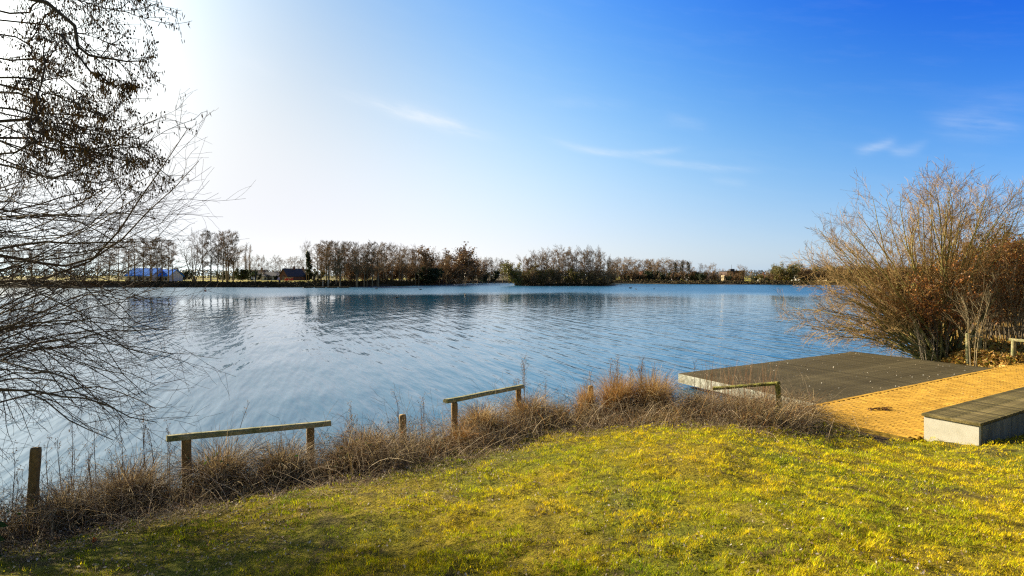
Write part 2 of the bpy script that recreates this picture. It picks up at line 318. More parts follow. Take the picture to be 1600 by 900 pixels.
def water_material():
    m = bpy.data.materials.new('water'); m.use_nodes = True; nt = m.node_tree; N = nt.nodes; L = nt.links; b = N['Principled BSDF']
    b.inputs['Base Color'].default_value = (.012, .085, .165, 1); b.inputs['Roughness'].default_value = .035; b.inputs['IOR'].default_value = 1.42
    geo = N.new('ShaderNodeNewGeometry')
    def mp(rot, sc):
        v = N.new('ShaderNodeVectorRotate'); v.rotation_type = 'Z_AXIS'; v.inputs['Angle'].default_value = R_(rot); L.new(geo.outputs['Position'], v.inputs['Vector'])
        q = N.new('ShaderNodeMapping'); q.inputs['Scale'].default_value = sc; L.new(v.outputs[0], q.inputs[0]); return q.outputs[0]
    def nz(vec, s, det=2, ro=.5):
        t = N.new('ShaderNodeTexNoise'); t.inputs['Scale'].default_value = s; t.inputs['Detail'].default_value = det; t.inputs['Roughness'].default_value = ro; L.new(vec, t.inputs['Vector']); return t.outputs[0]
    def m2(op, a, b_=0.0, c=0.0):
        n = N.new('ShaderNodeMath'); n.operation = op
        for s_, v in zip(n.inputs, (a, b_, c)):
            if isinstance(v, (int, float)): s_.default_value = v
            else: L.new(v, s_)
        return n.outputs[0]
    A = nz(mp(-18, (1, .13, 1)), 1.7, 2, .45)          # long low crests
    B = nz(mp(-26, (1, .16, 1)), 4.6, 2, .5)            # small ripples on them
    Cc = nz(mp(20, (1, .6, 1)), .42, 1, .4)             # slow swell
    ln = N.new('ShaderNodeVectorMath'); ln.operation = 'LENGTH'; L.new(geo.outputs['Position'], ln.inputs[0]); dist = ln.outputs['Value']
    patch = nz(mp(-75, (.5, 1, 1)), .035, 3, .5)
    # breeze: the water roughens beyond about 110 m, and towards the right-hand side
    mr = N.new('ShaderNodeMapRange'); mr.interpolation_type = 'SMOOTHSTEP'; L.new(m2('MULTIPLY_ADD', patch, 60.0, dist), mr.inputs[0])
    mr.inputs[1].default_value = 120; mr.inputs[2].default_value = 165; mr.inputs[3].default_value = 0; mr.inputs[4].default_value = 1
    br = mr.outputs[0]
    h = m2('ADD', m2('MULTIPLY', A, .115), m2('ADD', m2('MULTIPLY', B, .026), m2('MULTIPLY', Cc, .07)))
    calm = m2('MULTIPLY_ADD', m2('MAXIMUM', m2('SUBTRACT', patch, .42), 0), 1.6, .7)
    md = N.new('ShaderNodeMapRange'); L.new(dist, md.inputs[0]); md.inputs[1].default_value = 12; md.inputs[2].default_value = 75; md.inputs[3].default_value = 1.35; md.inputs[4].default_value = .21
    h = m2('MULTIPLY', m2('MULTIPLY', h, calm), md.outputs[0])
    h = m2('ADD', h, m2('MULTIPLY', br, m2('MULTIPLY', nz(mp(0, (.5, 1, 1)), 2.0, 3, .6), .07)))
    rg = N.new('ShaderNodeMapRange'); L.new(br, rg.inputs[0]); rg.inputs[3].default_value = 0; rg.inputs[4].default_value = .25
    rn = N.new('ShaderNodeMapRange'); L.new(dist, rn.inputs[0]); rn.inputs[1].default_value = 14; rn.inputs[2].default_value = 60; rn.inputs[3].default_value = .10; rn.inputs[4].default_value = .05; L.new(m2('ADD', rg.outputs[0], rn.outputs[0]), b.inputs['Roughness'])
    bp = N.new('ShaderNodeBump'); bp.inputs['Distance'].default_value = 1.0; bp.inputs['Strength'].default_value = 1.0; L.new(h, bp.inputs['Height'])
    L.new(bp.outputs[0], b.inputs['Normal'])
    return m
def build_water():
    mb = MB(); n = 40; xs = np.linspace(-260, 150, n); ys = np.linspace(-20, 330, n); X, Y = np.meshgrid(xs, ys)
    i = np.arange(n - 1)[:, None] * n + np.arange(n - 1); Q = np.stack([i, i + 1, i + n + 1, i + n], -1).reshape(-1, 4)
    mb.add(np.stack([X, Y, 0 * X], -1), Q); return mb.obj('water', water_material(), kind='structure')
build_water()

# ------------------------------------------------------------------ jetty, brick path, bench
def frame3(u, v): return np.array([[u[0], u[1], 0], [v[0], v[1], 0], [0, 0, 1.]])
def beveled_box(mb, c, h, ax, b, C=(1, 1, 1)):
    """box with its top edges chamfered"""
    c = np.asarray(c, float); V = []
    for z_, k in ((-h[2], 0), (h[2] - b, 0), (h[2], b)):
        for sx, sy in ((-1, -1), (1, -1), (1, 1), (-1, 1)): V.append(c + sx * (h[0] - k) * ax[0] + sy * (h[1] - k) * ax[1] + z_ * ax[2])
    Q = [[0, 3, 2, 1], [8, 9, 10, 11]]
    for l in (0, 4):
        for k in range(4): Q.append([l + k, l + (k + 1) % 4, l + 4 + (k + 1) % 4, l + 4 + k])
    mb.add(V, Q, None, C)

def build_jetty():
    rs = np.random.RandomState(3)
    a = at(1281, 631, .4)[:2]; b = at(1060, 583, .4)[:2]; c = at(1333, 549, .4)[:2]
    v = (b - a); Lv = np.linalg.norm(v); v /= Lv; u = (c - b); Lu = np.linalg.norm(u); u /= Lu
    root = thing('jetty', 'low floating jetty with dark grey boards and pale concrete edge beside the brick path', 'jetty', (a[0], a[1], .4))
    n = 66; pw = Lu / n
    ax = frame3(u, v)
    protos = []
    for k in range(3):
        mb = MB(); beveled_box(mb, (0, 0, 0), (pw / 2 - .0045, Lv / 2 - .03, .014), ax, .004); protos.append(mb.mesh('plank', M['deck']))
    for i in range(n):
        p = u * (i + .5) * pw + v * Lv / 2
        link('plank', protos[i % 3], root, loc=(p[0], p[1], -.014 + rs.uniform(-.0012, .0012)))
    mb = MB(); q = u * Lu / 2 + v * Lv / 2; mb.box((q[0], q[1], -.17), (Lu / 2 - .12, Lv / 2 - .12, .12), ax); mb.obj('float', M['metal_dark'], root)
    def panel(p0, dr, nm, L_, nn, inward):
        for i in range(nn):
            c_ = p0 + dr * (i + .5) * L_ / nn - inward * .045
            mb = MB(); beveled_box(mb, (c_[0], c_[1], -.15), (L_ / nn / 2 - .006, .055, .132), frame3(dr, inward), .006); mb.obj('edge_panel', M['concrete_old'], root)
    perp_u = np.array([-u[1], u[0]]); perp_v = np.array([v[1], -v[0]])
    panel(np.zeros(2) + perp_v * 0, v, 'edge', Lv, 5, -perp_v)
    panel(v * Lv, u, 'edge', Lu, 6, -np.array([-perp_u[0], -perp_u[1]]))
    panel(u * Lu, v, 'edge', Lv, 5, perp_v)
    return root
build_jetty()

def build_path():
    rs = np.random.RandomState(8)
    root = thing('path', None, None, (O2[0], O2[1], 0), kind='structure')
    mb = MB(); ax = frame3(U2, N2)
    c = U2 * 7.3 + N2 * 1.2; mb.box((c[0], c[1], .415), (8.65, 1.21, .036), ax); mb.obj('bedding', M['joint'], root)
    protos = []
    for k in range(5):
        m_ = MB(); beveled_box(m_, (0, 0, 0), (.0485, .0985, .03), ax, .005); protos.append(m_.mesh('brick', M['brick']))
    edge = MB(); beveled_box(edge, (0, 0, 0), (.0985, .0485, .03), ax, .005); edge = edge.mesh('edging_brick', M['brick'])
    cells = []
    for i in range(166):
        t = -1.3 + i * .1 + .05
        off = 0 if i % 2 else .1
        for j in range(12):
            s_ = .1 + .1 + j * .2 + (off - .1)
            s_ = s_ + .05
            if s_ > 2.38: continue
            cells.append((t, s_, 0))
    for i in range(83): cells.append((-1.3 + .1 + i * .2, .055, 1))
    info = []
    for (t, s_, e) in cells:
        p = O2 + U2 * t + N2 * s_; info.append((p[0] ** 2 + p[1] ** 2, t, s_, e))
    info.sort(); many = MB(); cnt = 0
    base = np.array([.50, .29, .042])
    for d2, t, s_, e in info:
        p = U2 * t + N2 * s_; z = .432 + rs.uniform(-.003, .003) + (.004 if e else 0)
        inv = abs((O2 + p)[0] / (O2 + p)[1]) < .93
        if cnt < 299 and inv:
            o = link('edging_brick' if e else 'brick', edge if e else protos[rs.randint(5)], root, loc=(p[0], p[1], z))
            o.rotation_euler = (rs.uniform(-.012, .012), rs.uniform(-.012, .012), rs.uniform(-.012, .012)); cnt += 1
        elif inv or t < 8:
            if e: many_b = (.0985, .0485, .03)
            else: many_b = (.0485, .0985, .03)
            beveled_box(many, (p[0], p[1], z), many_b, ax, .005, base * rs.uniform(.82, 1.18))
    many.obj('brick_field', M['brick_many'], root, kind='stuff')
    return root
build_path()

def build_bench():
    rs = np.random.RandomState(4); t0, s0, s1, Ln = -1.04, 2.44, 3.30, 7.0
    o = O2 + U2 * t0 + N2 * s0; ax = frame3(U2, N2); wd = s1 - s0
    root = thing('bench', 'long low bench with mossy wooden slats on a white concrete block beside the brick path', 'bench', (o[0], o[1], .2))
    mb = MB(); c = U2 * (Ln / 2) + N2 * (wd - .022); beveled_box(mb, (c[0] + .04, c[1] + .02, .28), (Ln / 2 - .08, .008, .335), ax, .002); mb.obj('shade_toned_stained_side', M['concrete_dark'], root)  # thin slab darkened to deepen the shade on this side, with stain streaks
    mb = MB(); c = U2 * (Ln / 2) + N2 * (wd / 2); beveled_box(mb, (c[0], c[1], .28), (Ln / 2 - .03, wd / 2 - .03, .34), ax, .004); mb.obj('base_block', M['concrete'], root)
    n = 52; pw = Ln / n; protos = []
    for k in range(3):
        mb = MB(); beveled_box(mb, (0, 0, 0), (pw / 2 - .004, wd / 2 - .002, .022), ax, .004); protos.append(mb.mesh('slat', M['benchboard']))
    for i in range(n):
        p = U2 * (i + .5) * pw + N2 * (wd / 2); link('slat', protos[i % 3], root, loc=(p[0], p[1], .65 + rs.uniform(-.002, .002)))
    return root
build_bench()

# ------------------------------------------------------------------ knee rails and posts
def post_mesh(name, p0, p1, r, m, rs, S=9):
    """round post, a little uneven, slightly domed top"""
    mb = MB(); p0 = np.array(p0, float); p1 = np.array(p1, float); K = 9
    ts = np.array([0, .15, .3, .5, .7, .85, .97, 1, 1.0]); P = p0 + (p1 - p0) * ts[:, None]; P[-1] += np.array([0, 0, .006])
    Rr = r * np.array([1, 1.03, .98, 1, .97, 1, .98, .9, .02]) * rs.uniform(.97, 1.03, K); mb.tubes(P[None], Rr[None], S, cap=False); return mb
def rail_mb(a, b, w, h, rs):
    mb = MB(); a = np.array(a, float); b = np.array(b, float); d = nrm(b - a); side = nrm(np.cross(d, [0, 0, 1.])); up = np.cross(side, d); n = 9; V = []
    prof = [(-1, -1), (1, -1), (1, .3), (.6, 1), (-.6, 1), (-1, .3)]
    for i in range(n):
        p = a + (b - a) * i / (n - 1) + np.array([0, 0, 1.]) * rs.uniform(-.004, .004)
        for x, z in prof: V.append(p + side * x * w * rs.uniform(.95, 1.05) + up * z * h * rs.uniform(.95, 1.05))
    Q = [[i * 6 + k, i * 6 + (k + 1) % 6, i * 6 + 6 + (k + 1) % 6, i * 6 + 6 + k] for i in range(n - 1) for k in range(6)]
    mb.add(V, Q, [[0, 5, 4], [0, 4, 3], [0, 3, 2], [0, 2, 1]] + [[(n - 1) * 6 + q for q in t] for t in ([0, 4, 5], [0, 3, 4], [0, 2, 3], [0, 1, 2])]); return mb
def top_of(px, py, d): return atd(px, py, d)
def grd(x, y): return float(hgt(np.array([x]), np.array([y]))[0])
def build_rails():
    rs = np.random.RandomState(6)
    def post(px_top, py_top, d, lean_px, r, m, parent, label=None, cat=None, over=0):
        t = top_of(px_top, py_top, d); b = np.array([t[0] + lean_px / F * d, t[1] + .02, grd(t[0], t[1]) - .15])
        t = t + np.array([0, 0, over])
        return post_mesh('post', b, t, r, m, rs).obj('wooden_post' if parent is None else 'post', M[m], parent, smooth=True, label=label, cat=cat)
    post(56, 700, 6.4, -12, .055, 'post', None, 'lone weathered wooden post leaning in brambles, nearest the left edge', 'post')
    post(629, 648, 8.8, 2, .055, 'post', None, 'short lone wooden post in dry grass between the two long rails', 'post')
    post(923, 603, 11.5, -1, .055, 'post', None, 'lone wooden post sunk in tawny grass, left of tall dead weeds', 'post')
    g = 'low wooden rails along the bank'
    r1 = thing('wooden_rail', 'longest low wooden rail, tangled with bramble, at the lower left of the bank', 'rail fence', group=g)
    post(291, 684, 7.34, 0, .058, 'post', r1); post(485, 664, 8.34, 0, .058, 'post', r1)
    a = top_of(260, 685, 7.2); b = top_of(516, 661, 8.5); rail_mb(a, b, .05, .035, rs).obj('rail', M['rail'], r1)
    r2 = thing('wooden_rail', 'sloping low wooden rail on two orange lit posts against the water', 'rail fence', group=g)
    post(710, 629, 9.5, 0, .055, 'post', r2); post(810, 606, 10.9, 0, .055, 'post', r2)
    a = top_of(696, 627, 9.35); b = top_of(816, 603.5, 11.0); rail_mb(a, b, .055, .032, rs).obj('rail', M['rail'], r2)
    r3 = thing('wooden_rail', 'moss covered low rail with one leaning mossy post in front of the jetty', 'rail fence', group=g)
    post(1215, 598, 11.1, 5, .052, 'mossy', r3, over=.02); a = top_of(1114, 607, 11.7); b = top_of(1216, 599, 11.1); rail_mb(a, b, .045, .03, rs).obj('rail', M['mossy'], r3)
    r4 = thing('wooden_rail', 'small low rail with two pale posts under the rusty shrubs', 'rail fence', group=g)
    post(1512, 521, 20.0, 2, .07, 'rail', r4); post(1530, 527, 20.6, 1, .07, 'rail', r4); rail_mb(top_of(1513, 526, 20.0), top_of(1533, 524, 20.9), .05, .035, rs).obj('rail', M['rail'], r4)
    r5 = thing('wooden_rail', 'pale low rail running out of the picture right of the rusty shrubs', 'rail fence', group=g)
    post(1584, 531, 19.0, 0, .07, 'rail', r5); post(1625, 536, 18.4, 0, .07, 'rail', r5); rail_mb(top_of(1577, 530, 19.1), top_of(1640, 536, 18.2), .05, .04, rs).obj('rail', M['rail'], r5)
build_rails()

# ------------------------------------------------------------------ branching
def grow(rs, P, R, Lp, n, t0, t1, ang, lf, K, up=0., wig=.08, rf=.6, rtip=.003, lt=.5, drift=None):
    N, Kp = P.shape[:2]; i = np.repeat(np.arange(N), n)
    t = t0 + (t1 - t0) * ((np.tile(np.arange(n), N) + rs.rand(N * n)) / n)
    f = t * (Kp - 1); k = np.clip(np.floor(f).astype(int), 0, Kp - 2); w = (f - k)[:, None]
    base = P[i, k] * (1 - w) + P[i, k + 1] * w; r = R[i, k] * (1 - w[:, 0]) + R[i, k + 1] * w[:, 0]
    T = nrm(P[i, k + 1] - P[i, k]); q = rs.randn(N * n, 3); q = nrm(q - (q * T).sum(-1, keepdims=True) * T)
    a = ang * rs.uniform(.65, 1.35, N * n)[:, None]; d = np.cos(a) * T + np.sin(a) * q
    L = Lp[i] * lf * (1 - lt * t) * rs.uniform(.55, 1.25, N * n)
    C = np.empty((N * n, K, 3)); C[:, 0] = base
    for j in range(1, K):
        d = d + np.array([0, 0, up]) / (K - 1) + wig * rs.randn(N * n, 3)
        if drift is not None: d = d + drift / (K - 1)
        d = nrm(d); C[:, j] = C[:, j - 1] + d * (L / (K - 1))[:, None]
    rb = np.maximum(r * rf, rtip * 1.2)[:, None]; RC = rb + (rtip - rb) * np.linspace(0, 1, K)[None]
    return C, RC, L
def kink(rs, P, a):
    n = rs.randn(*P.shape) * a; n = (n + np.roll(n, 1, 1)) * .7; n[:, 0] = 0; return P + n
def curve(pts, K):
    """smooth polyline through control points (Catmull-Rom)"""
    pts = np.asarray(pts, float); p = np.vstack([2 * pts[0] - pts[1], pts, 2 * pts[-1] - pts[-2]]); out = []
    for u in np.linspace(0, len(pts) - 1, K):
        i = min(int(u), len(pts) - 2); t = u - i; a, b, c, d = p[i:i + 4]
        out.append(.5 * ((2 * b) + (-a + c) * t + (2 * a - 5 * b + 4 * c - d) * t * t + (-a + 3 * b - 3 * c + d) * t ** 3))
    return np.array(out)

# ---- far trees: a few prototypes of each kind, heights about 1 unit = 1 m, shared by copies
def far_tree(seed, H, kind):
    rs = np.random.RandomState(seed); tr, cr = MB(), MB()
    bark = np.array([.20, .155, .095]); twig = np.array([.26, .18, .10])
    if kind == 'alder': nt_, sp, t0, ang, lf, lt, n1, n2, n3, up = rs.randint(1, 3), .5, .30, .95, .22, .35, 32, 8, 9, .05
    elif kind == 'round': nt_, sp, t0, ang, lf, lt, n1, n2, n3, up = 1, .2, .2, .95, .46, .5, 26, 8, 8, .15
    elif kind == 'spread': nt_, sp, t0, ang, lf, lt, n1, n2, n3, up = 4, 2.6, .3, .7, .38, .4, 10, 7, 7, .3
    elif kind == 'poplar': nt_, sp, t0, ang, lf, lt, n1, n2, n3, up = 1, .1, .12, .35, .25, .5, 40, 6, 5, .5
    else: nt_, sp, t0, ang, lf, lt, n1, n2, n3, up = 9, 2.4, .1, .5, .5, .4, 9, 6, 5, .3       # bush
    Ps, Rs = [], []
    for k in range(nt_):
        a = rs.uniform(0, 6.28) + k * 6.28 / nt_; x, y = sp * math.cos(a), sp * math.sin(a); hh = H * (rs.uniform(.82, 1) if k else 1)
        b = .18 if kind in ('spread', 'bush') else .5
        Ps.append(curve([(x * b * .5, y * b * .5, -.4), (x * .6, y * .6, hh * .3), (x + rs.uniform(-.3, .3), y + rs.uniform(-.3, .3), hh * .65), (x * 1.25 + rs.uniform(-.4, .4), y * 1.25, hh * .97)], 8))
        Rs.append(np.linspace(.017 * H * (.6 if kind == 'bush' else 1), .02, 8))
    P, Rr = np.array(Ps), np.array(Rs); tr.tubes(P, Rr, 5, bark)
    Lp = np.full(len(P), H)
    a1, r1, l1 = grow(rs, P, Rr, Lp, n1, t0, .99, ang, lf, 5, up, .1, .45, .02, lt)
    cr.tubes(a1, r1, 3, bark)
    a2, r2, l2 = grow(rs, a1, r1, l1, n2, .2, 1, .7, .5, 3, .15, .12, .6, .018, .3); cr.tubes(a2, r2, 3, twig)
    a3, r3, l3 = grow(rs, a2, r2, l2, n3, .15, 1, .75, .62, 3, .1, .12, .7, .0115, .2); cr.tubes(a3, r3, 3, twig)
    return tr.mesh('trunk', M['fartree'], False), cr.mesh('crown', M['fartree'], False), a3
def leafy(mb, rs, pts, size, cols, jitter):
    """leaf-sized faces scattered round points"""
    n = len(pts); c = pts + rs.randn(n, 3) * jitter; a = nrm(rs.randn(n, 3)); b = nrm(np.cross(a, rs.randn(n, 3))); s = size * rs.uniform(.6, 1.4, (n, 1))
    V = np.stack([c - a * s, c - b * s * .55 + a * s * .1, c + a * s, c + b * s * .55 + a * s * .1], 1).reshape(-1, 3)
    Q = np.arange(n * 4).reshape(-1, 4); cc = np.asarray(cols)[rs.randint(len(cols), size=n)] * rs.uniform(.7, 1.3, (n, 1)); mb.add(V, Q, None, np.repeat(cc, 4, 0))
PROTO = {}
for i_, (k_, H_) in enumerate((('alder', 14), ('alder', 14), ('alder', 14), ('round', 12), ('round', 12), ('round', 12), ('spread', 14), ('poplar', 15), ('bush', 4), ('bush', 4))):
    PROTO.setdefault(k_, []).append((H_, *far_tree(100 + i_, H_, k_)))
LEAFP = {}
def leaf_proto(key, base, cols, size, n, jit):
    H_, tm, cm, pts = PROTO[base][0]; rs = np.random.RandomState(len(LEAFP) + 50); mb = MB(); leafy(mb, rs, pts[rs.randint(len(pts), size=n), rs.randint(3, size=n)], size, cols, jit)
    LEAFP[key] = (H_, tm, cm, mb.mesh('leaves', M['leaf']))
leaf_proto('green', 'bush', [(.035, .055, .02), (.05, .07, .025), (.025, .04, .02)], .20, 5000, .2)
leaf_proto('yellow', 'bush', [(.17, .17, .03), (.12, .14, .03), (.20, .15, .03)], .13, 3200, .2)
leaf_proto('brown', 'bush', [(.15, .085, .035), (.11, .06, .03), (.19, .10, .035)], .13, 3000, .2)
leaf_proto('ivy', 'alder', [(.02, .035, .02), (.03, .045, .02)], .26, 7000, .3)
leaf_proto('pine', 'alder', [(.022, .036, .022), (.04, .045, .03)], .22, 2600, .15)
def put_tree(kind, px, top, d, label, group, rs, name=None, cat='tree', wid=1.0):
    x = (px - 800) / F * d; z = grd(x, d); z = max(z, .1)
    Ht = EYE - (top - HZ) / F * d - z
    if kind in PROTO: H_, tm, cm, _p = PROTO[kind][rs.randint(len(PROTO[kind]))]; lm = None
    else: H_, tm, cm, lm = LEAFP[kind]
    Ht *= 1.08 if group and 'right of the island' in group else 1.03; s = Ht / H_; nm = name or {'alder': 'alder_tree', 'round': 'bare_tree', 'spread': 'bare_tree', 'poplar': 'poplar_tree', 'ivy': 'ivy_clad_tree', 'pine': 'pine_tree'}.get(kind, 'shrub')
    sw = s * wid * rs.uniform(.88, 1.12)
    o = thing(nm, label, cat, (x, d, z), rs.uniform(0, 6.28), group, scale=(sw, sw, s))
    link('trunk' if nm != 'shrub' else 'stems', tm, o); link('crown' if nm != 'shrub' else 'twigs', cm, o)
    if lm: link('leaves', lm, o)
    return o

def build_far_trees():
    rs = np.random.RandomState(77)
    def row(items, what, where, group, name=None, cat='tree'):
        items = sorted(items, key=lambda q: q[1])
        for i, it in enumerate(items):
            kind, px, top, d = it[:4]; w = it[4] if len(it) > 4 else 1
            lab = f"{what}, {ORD[i] if i < len(ORD) else 'last'} from the left {where}"
            put_tree(kind, px, top, d, lab, group, rs, name, cat, w)
    j = lambda a: rs.uniform(-a, a)
    # left bank, seen through the willow
    row([(['alder', 'round'][i % 2], -60 + i * 19 + j(5), 386 + j(7), 192 + j(10)) for i in range(14)], 'hazy bare tree', 'in the row behind the foreground willow', 'bare trees behind the willow branches')
    row([('alder', 203 + i * 10 + j(3), 377 + j(5), 190 + j(6)) for i in range(8)], 'bare alder', 'in the clump above the blue roof', 'alders above the blue roof')
    put_tree('spread', 303, 374, 184, 'bare tree with low spreading limbs, left of the tallest alder clump', None, rs)
    row([('alder', x, t, 184 + j(5), .9) for x, t in ((318, 366), (329, 363), (339, 366), (347, 363), (355, 366), (364, 371))], 'tall dark bare alder', 'in the tallest clump on the grassy bank', 'alders of the tallest clump')
    row([('poplar', 384, 386, 250, .9), ('poplar', 390, 388, 255, .9)], 'slim upright poplar', 'beyond the tall alder clump', 'pair of slim poplars')
    row([('round', x, t, d) for x, t, d in ((372, 392, 215), (398, 405, 240), (408, 403, 240), (420, 410, 300), (431, 404, 320), (440, 408, 330), (452, 406, 330), (461, 405, 330), (470, 407, 300))], 'small bare tree', 'round the two blue-roofed houses', 'small bare trees round the houses')
    row([('green', x, t, d, 1.1) for x, t, d in ((378, 424, 215), (389, 426, 225), (400, 430, 225), (429, 432, 240), (478, 428, 240), (492, 424, 250), (360, 428, 225), (345, 428, 228), (280, 425, 215), (255, 424, 215), (268, 424, 214), (290, 428, 220))], 'dark evergreen shrub', 'along the far side of the left meadow', 'evergreen shrubs behind the meadow', cat='shrub')
    put_tree('ivy', 482, 396, 188, 'dark ivy-clad tree at the left end of the wooded point', None, rs, wid=.55)
    put_tree('round', 479, 386, 196, 'bare wide tree just behind the ivy-clad tree', None, rs, wid=.7)
    # wooded point
    row([('alder', 500 + i * 8.2 + j(2.5), 382 + j(3), 181 + j(4)) for i in range(12)], 'tall slender bare alder', 'on the wooded point', 'tall alders on the wooded point')
    row([(['alder', 'round'][i % 2], 597 + i * 8.2 + j(3), 385 + i * 1.3 + j(3), 196 + i * 2.3) for i in range(13)], 'tall bare tree', 'in the middle of the wooded point', 'bare trees in the middle of the point')
    row([('round', 702 + i * 9 + j(3), 404 + i * .7 + j(2.5), 236 + i * 6) for i in range(12)], 'rounded bare tree', 'where the wooded point runs away to the right', 'rounded trees at the end of the point')
    row([(['brown', 'bush', 'bush'][i % 3], 540 + i * 8 + j(3), 419 + j(4), 183 + i * 2.9) for i in range(24)], 'low brown shrub', 'under the trees of the wooded point', 'shrubs under the wooded point', cat='shrub')
    row([('green', 668, 424, 217, 1.3), ('brown', 690, 398, 224, 1.0), ('green', 762, 426, 275, 1.3), ('brown', 742, 412, 268)], 'dense dark shrub', 'at the water edge of the wooded point', 'dense shrubs at the water edge', cat='shrub')
    # second row behind, fills the wood
    for i in range(34):
        put_tree(['alder', 'round'][i % 2], 498 + i * 9 + j(4), 388 + i * .75 + j(4), 205 + i * 2.9, 'bare tree deeper inside the wood on the point, behind its front row', 'trees deeper in the wood', rs)
    # island
    top = lambda x: np.interp(x, [808, 818, 832, 850, 870, 885, 900, 918, 930, 942, 952, 960], [416, 404, 398, 395, 392, 393, 396, 392, 393, 399, 408, 418])
    row([(['round', 'alder'][i % 2], 817 + i * 9.4 + j(2), float(top(817 + i * 9.4)) + j(2), 206 + j(3), .95) for i in range(15)], 'rounded bare tree', 'in the front of the island', 'trees in the front of the island')
    for i in range(9): put_tree('alder', 825 + i * 14 + j(3), float(top(825 + i * 14)) + 3 + j(3), 212 + j(2), 'bare tree at the back of the island, behind its front row', 'trees at the back of the island', rs)
    row([(['bush', 'yellow', 'bush', 'bush'][i % 4] if i else 'yellow', 811 + i * 7.2 + j(2), 427 + j(4), 203.5) for i in range(20)], 'low twiggy shrub', 'along the island shore', 'shrubs along the island shore', cat='shrub')
    put_tree('yellow', 817, 417, 203, 'olive yellow bush at the left end of the island', None, rs, cat='shrub', wid=1.1)
    # back shore right of the island
    row([(['round', 'alder'][i % 2], 956 + i * 8.3 + j(2.5), 410 + j(2.5), 272 + j(3), 1.25) for i in range(14)], 'bare tree', 'on the shore right of the island', 'bare trees right of the island')
    for i in range(26): put_tree(['round', 'alder'][i % 2], 950 + i * 8 + j(4), 413 + (i > 16) * 7 + j(5), 284 + j(5), 'bare tree in the second row on the shore right of the island', 'second row right of the island', rs, wid=1.25)
    row([('pine', 1056, 413, 262, .6), ('pine', 1066, 411, 258, .6), ('pine', 1076, 412, 255, .6), ('pine', 951, 413, 275, .6)], 'dark flat-topped pine', 'on the shore right of the island', 'pines right of the island')
    row([(['green', 'bush', 'brown'][i % 3], 960 + i * 6.6 + j(2), 430 + j(3), 270 - i * .8) for i in range(24)], 'dark low shrub', 'on the waterline right of the island', 'waterline shrubs right of the island', cat='shrub')
    for k, (x, t) in enumerate(((1139, 425), (1150, 427), (1159, 424))): put_tree('round', x, t, 256, 'small bare tree in front of the brick building, ' + ['at its left corner', 'at its middle', 'at its right corner'][k], None, rs, wid=1.2)
    row([('round', x, t, d) for x, t, d in ((1094, 424, 255), (1107, 417, 250), (1117, 424, 250), (1127, 428, 262), (1156, 417, 268), (1164, 419, 266), (1174, 425, 262), (1186, 426, 270), (1198, 425, 275), (1206, 427, 275))], 'small bare tree', 'round the flat-topped brick building', 'bare trees round the brick building')
    row([('bush', 1126, 430, 248), ('green', 1136, 433, 247), ('brown', 1144, 430, 249), ('bush', 1155, 432, 248), ('yellow', 1192, 431, 240), ('green', 1098, 431, 250), ('green', 1180, 432, 245), ('green', 1203, 434, 240), ('bush', 1211, 428, 238), ('yellow', 1220, 421, 236, 1.0), ('yellow', 1228, 418, 234, 1.1), ('yellow', 1236, 423, 236), ('brown', 1216, 430, 235), ('bush', 1243, 432, 232), ('bush', 1250, 433, 230)], 'low bush', 'on the right-hand far shore', 'bushes on the right-hand far shore', cat='shrub')
    row([(['round', 'alder'][i % 2], 1232 + i * 9 + j(3), 414 + j(3), 250 + j(5), 1.3) for i in range(18)], 'bare tree', 'in the row seen through the right-hand willow', 'bare trees beyond the right-hand willow')
    row([(['yellow', 'brown', 'green', 'brown'][i % 4], 1262 + i * 8 + j(3), 424 + j(4), 236 + j(5), 1.2) for i in range(22)], 'autumn-toned bush', 'in the hedge seen through the right-hand willow', 'bushes beyond the right-hand willow', cat='shrub')
build_far_trees()

def build_far_wood():
    """distant belt of wood that closes the horizon behind the first trees"""
    rs = np.random.RandomState(12); n = 50000; a = np.radians(rs.uniform(-62, 62, n)); r = rs.uniform(430, 520, n); x = r * np.sin(a); y = r * np.cos(a)
    top = 3.5 + 3 * vnoise(x, y, .03, 41) + 1.2 * vnoise(x, y, .11, 42); z = 1.5 + top * rs.rand(n) ** .7
    mb = MB(); cols = [(.05, .055, .045), (.065, .06, .045), (.04, .05, .045)]; leafy(mb, rs, np.stack([x, y, z], -1), .55, cols, .3)
    mb.obj('distant_wood', M['leaf'], kind='stuff', label='distant belt of dull woodland along the horizon', cat='wood')
    # low dark growth on the banks at the water's edge
    n = 26000; mb = MB(); P = []
    px = rs.uniform(-80, 1420, n); d0 = np.interp(px, [-80, 0, 231, 400, 470, 553, 623, 700, 740, 800, 882, 970, 1054, 1133, 1209, 1290, 1420], [168, 168, 172, 173, 172, 181, 197, 236, 268, 291, 274, 263, 246, 236, 228, 216, 200])
    d = d0 + rs.uniform(-.5, 5.5, n); x = (px - 800) / F * d; h, w = fields(x, d)[:2]; ok = w > -.3; x, d, h = x[ok], d[ok], h[ok]; n = len(x)
    P = np.stack([x, d, np.maximum(h, 0) + rs.uniform(0, 1, n) * np.where(x < -62, .22, .8) * (.4 + vnoise(x, d, .2, 9))], -1)
    leafy(mb, rs, P, .28, [(.05, .04, .022), (.075, .055, .03), (.035, .035, .02), (.11, .08, .04)], .05)
    th = rs.uniform(0, 6.28, 3500); q = np.stack([19.3 + 18.0 * np.cos(th), 209 + 7.8 * np.sin(th), rs.uniform(0, 1.0, 3500)], -1); leafy(mb, rs, q, .28, [(.05, .045, .025), (.08, .065, .035)], .2)
    mb.obj('bank_undergrowth', M['fartree'], kind='stuff', label='dark brown undergrowth along the far banks at the waterline', cat='undergrowth')
build_far_wood()

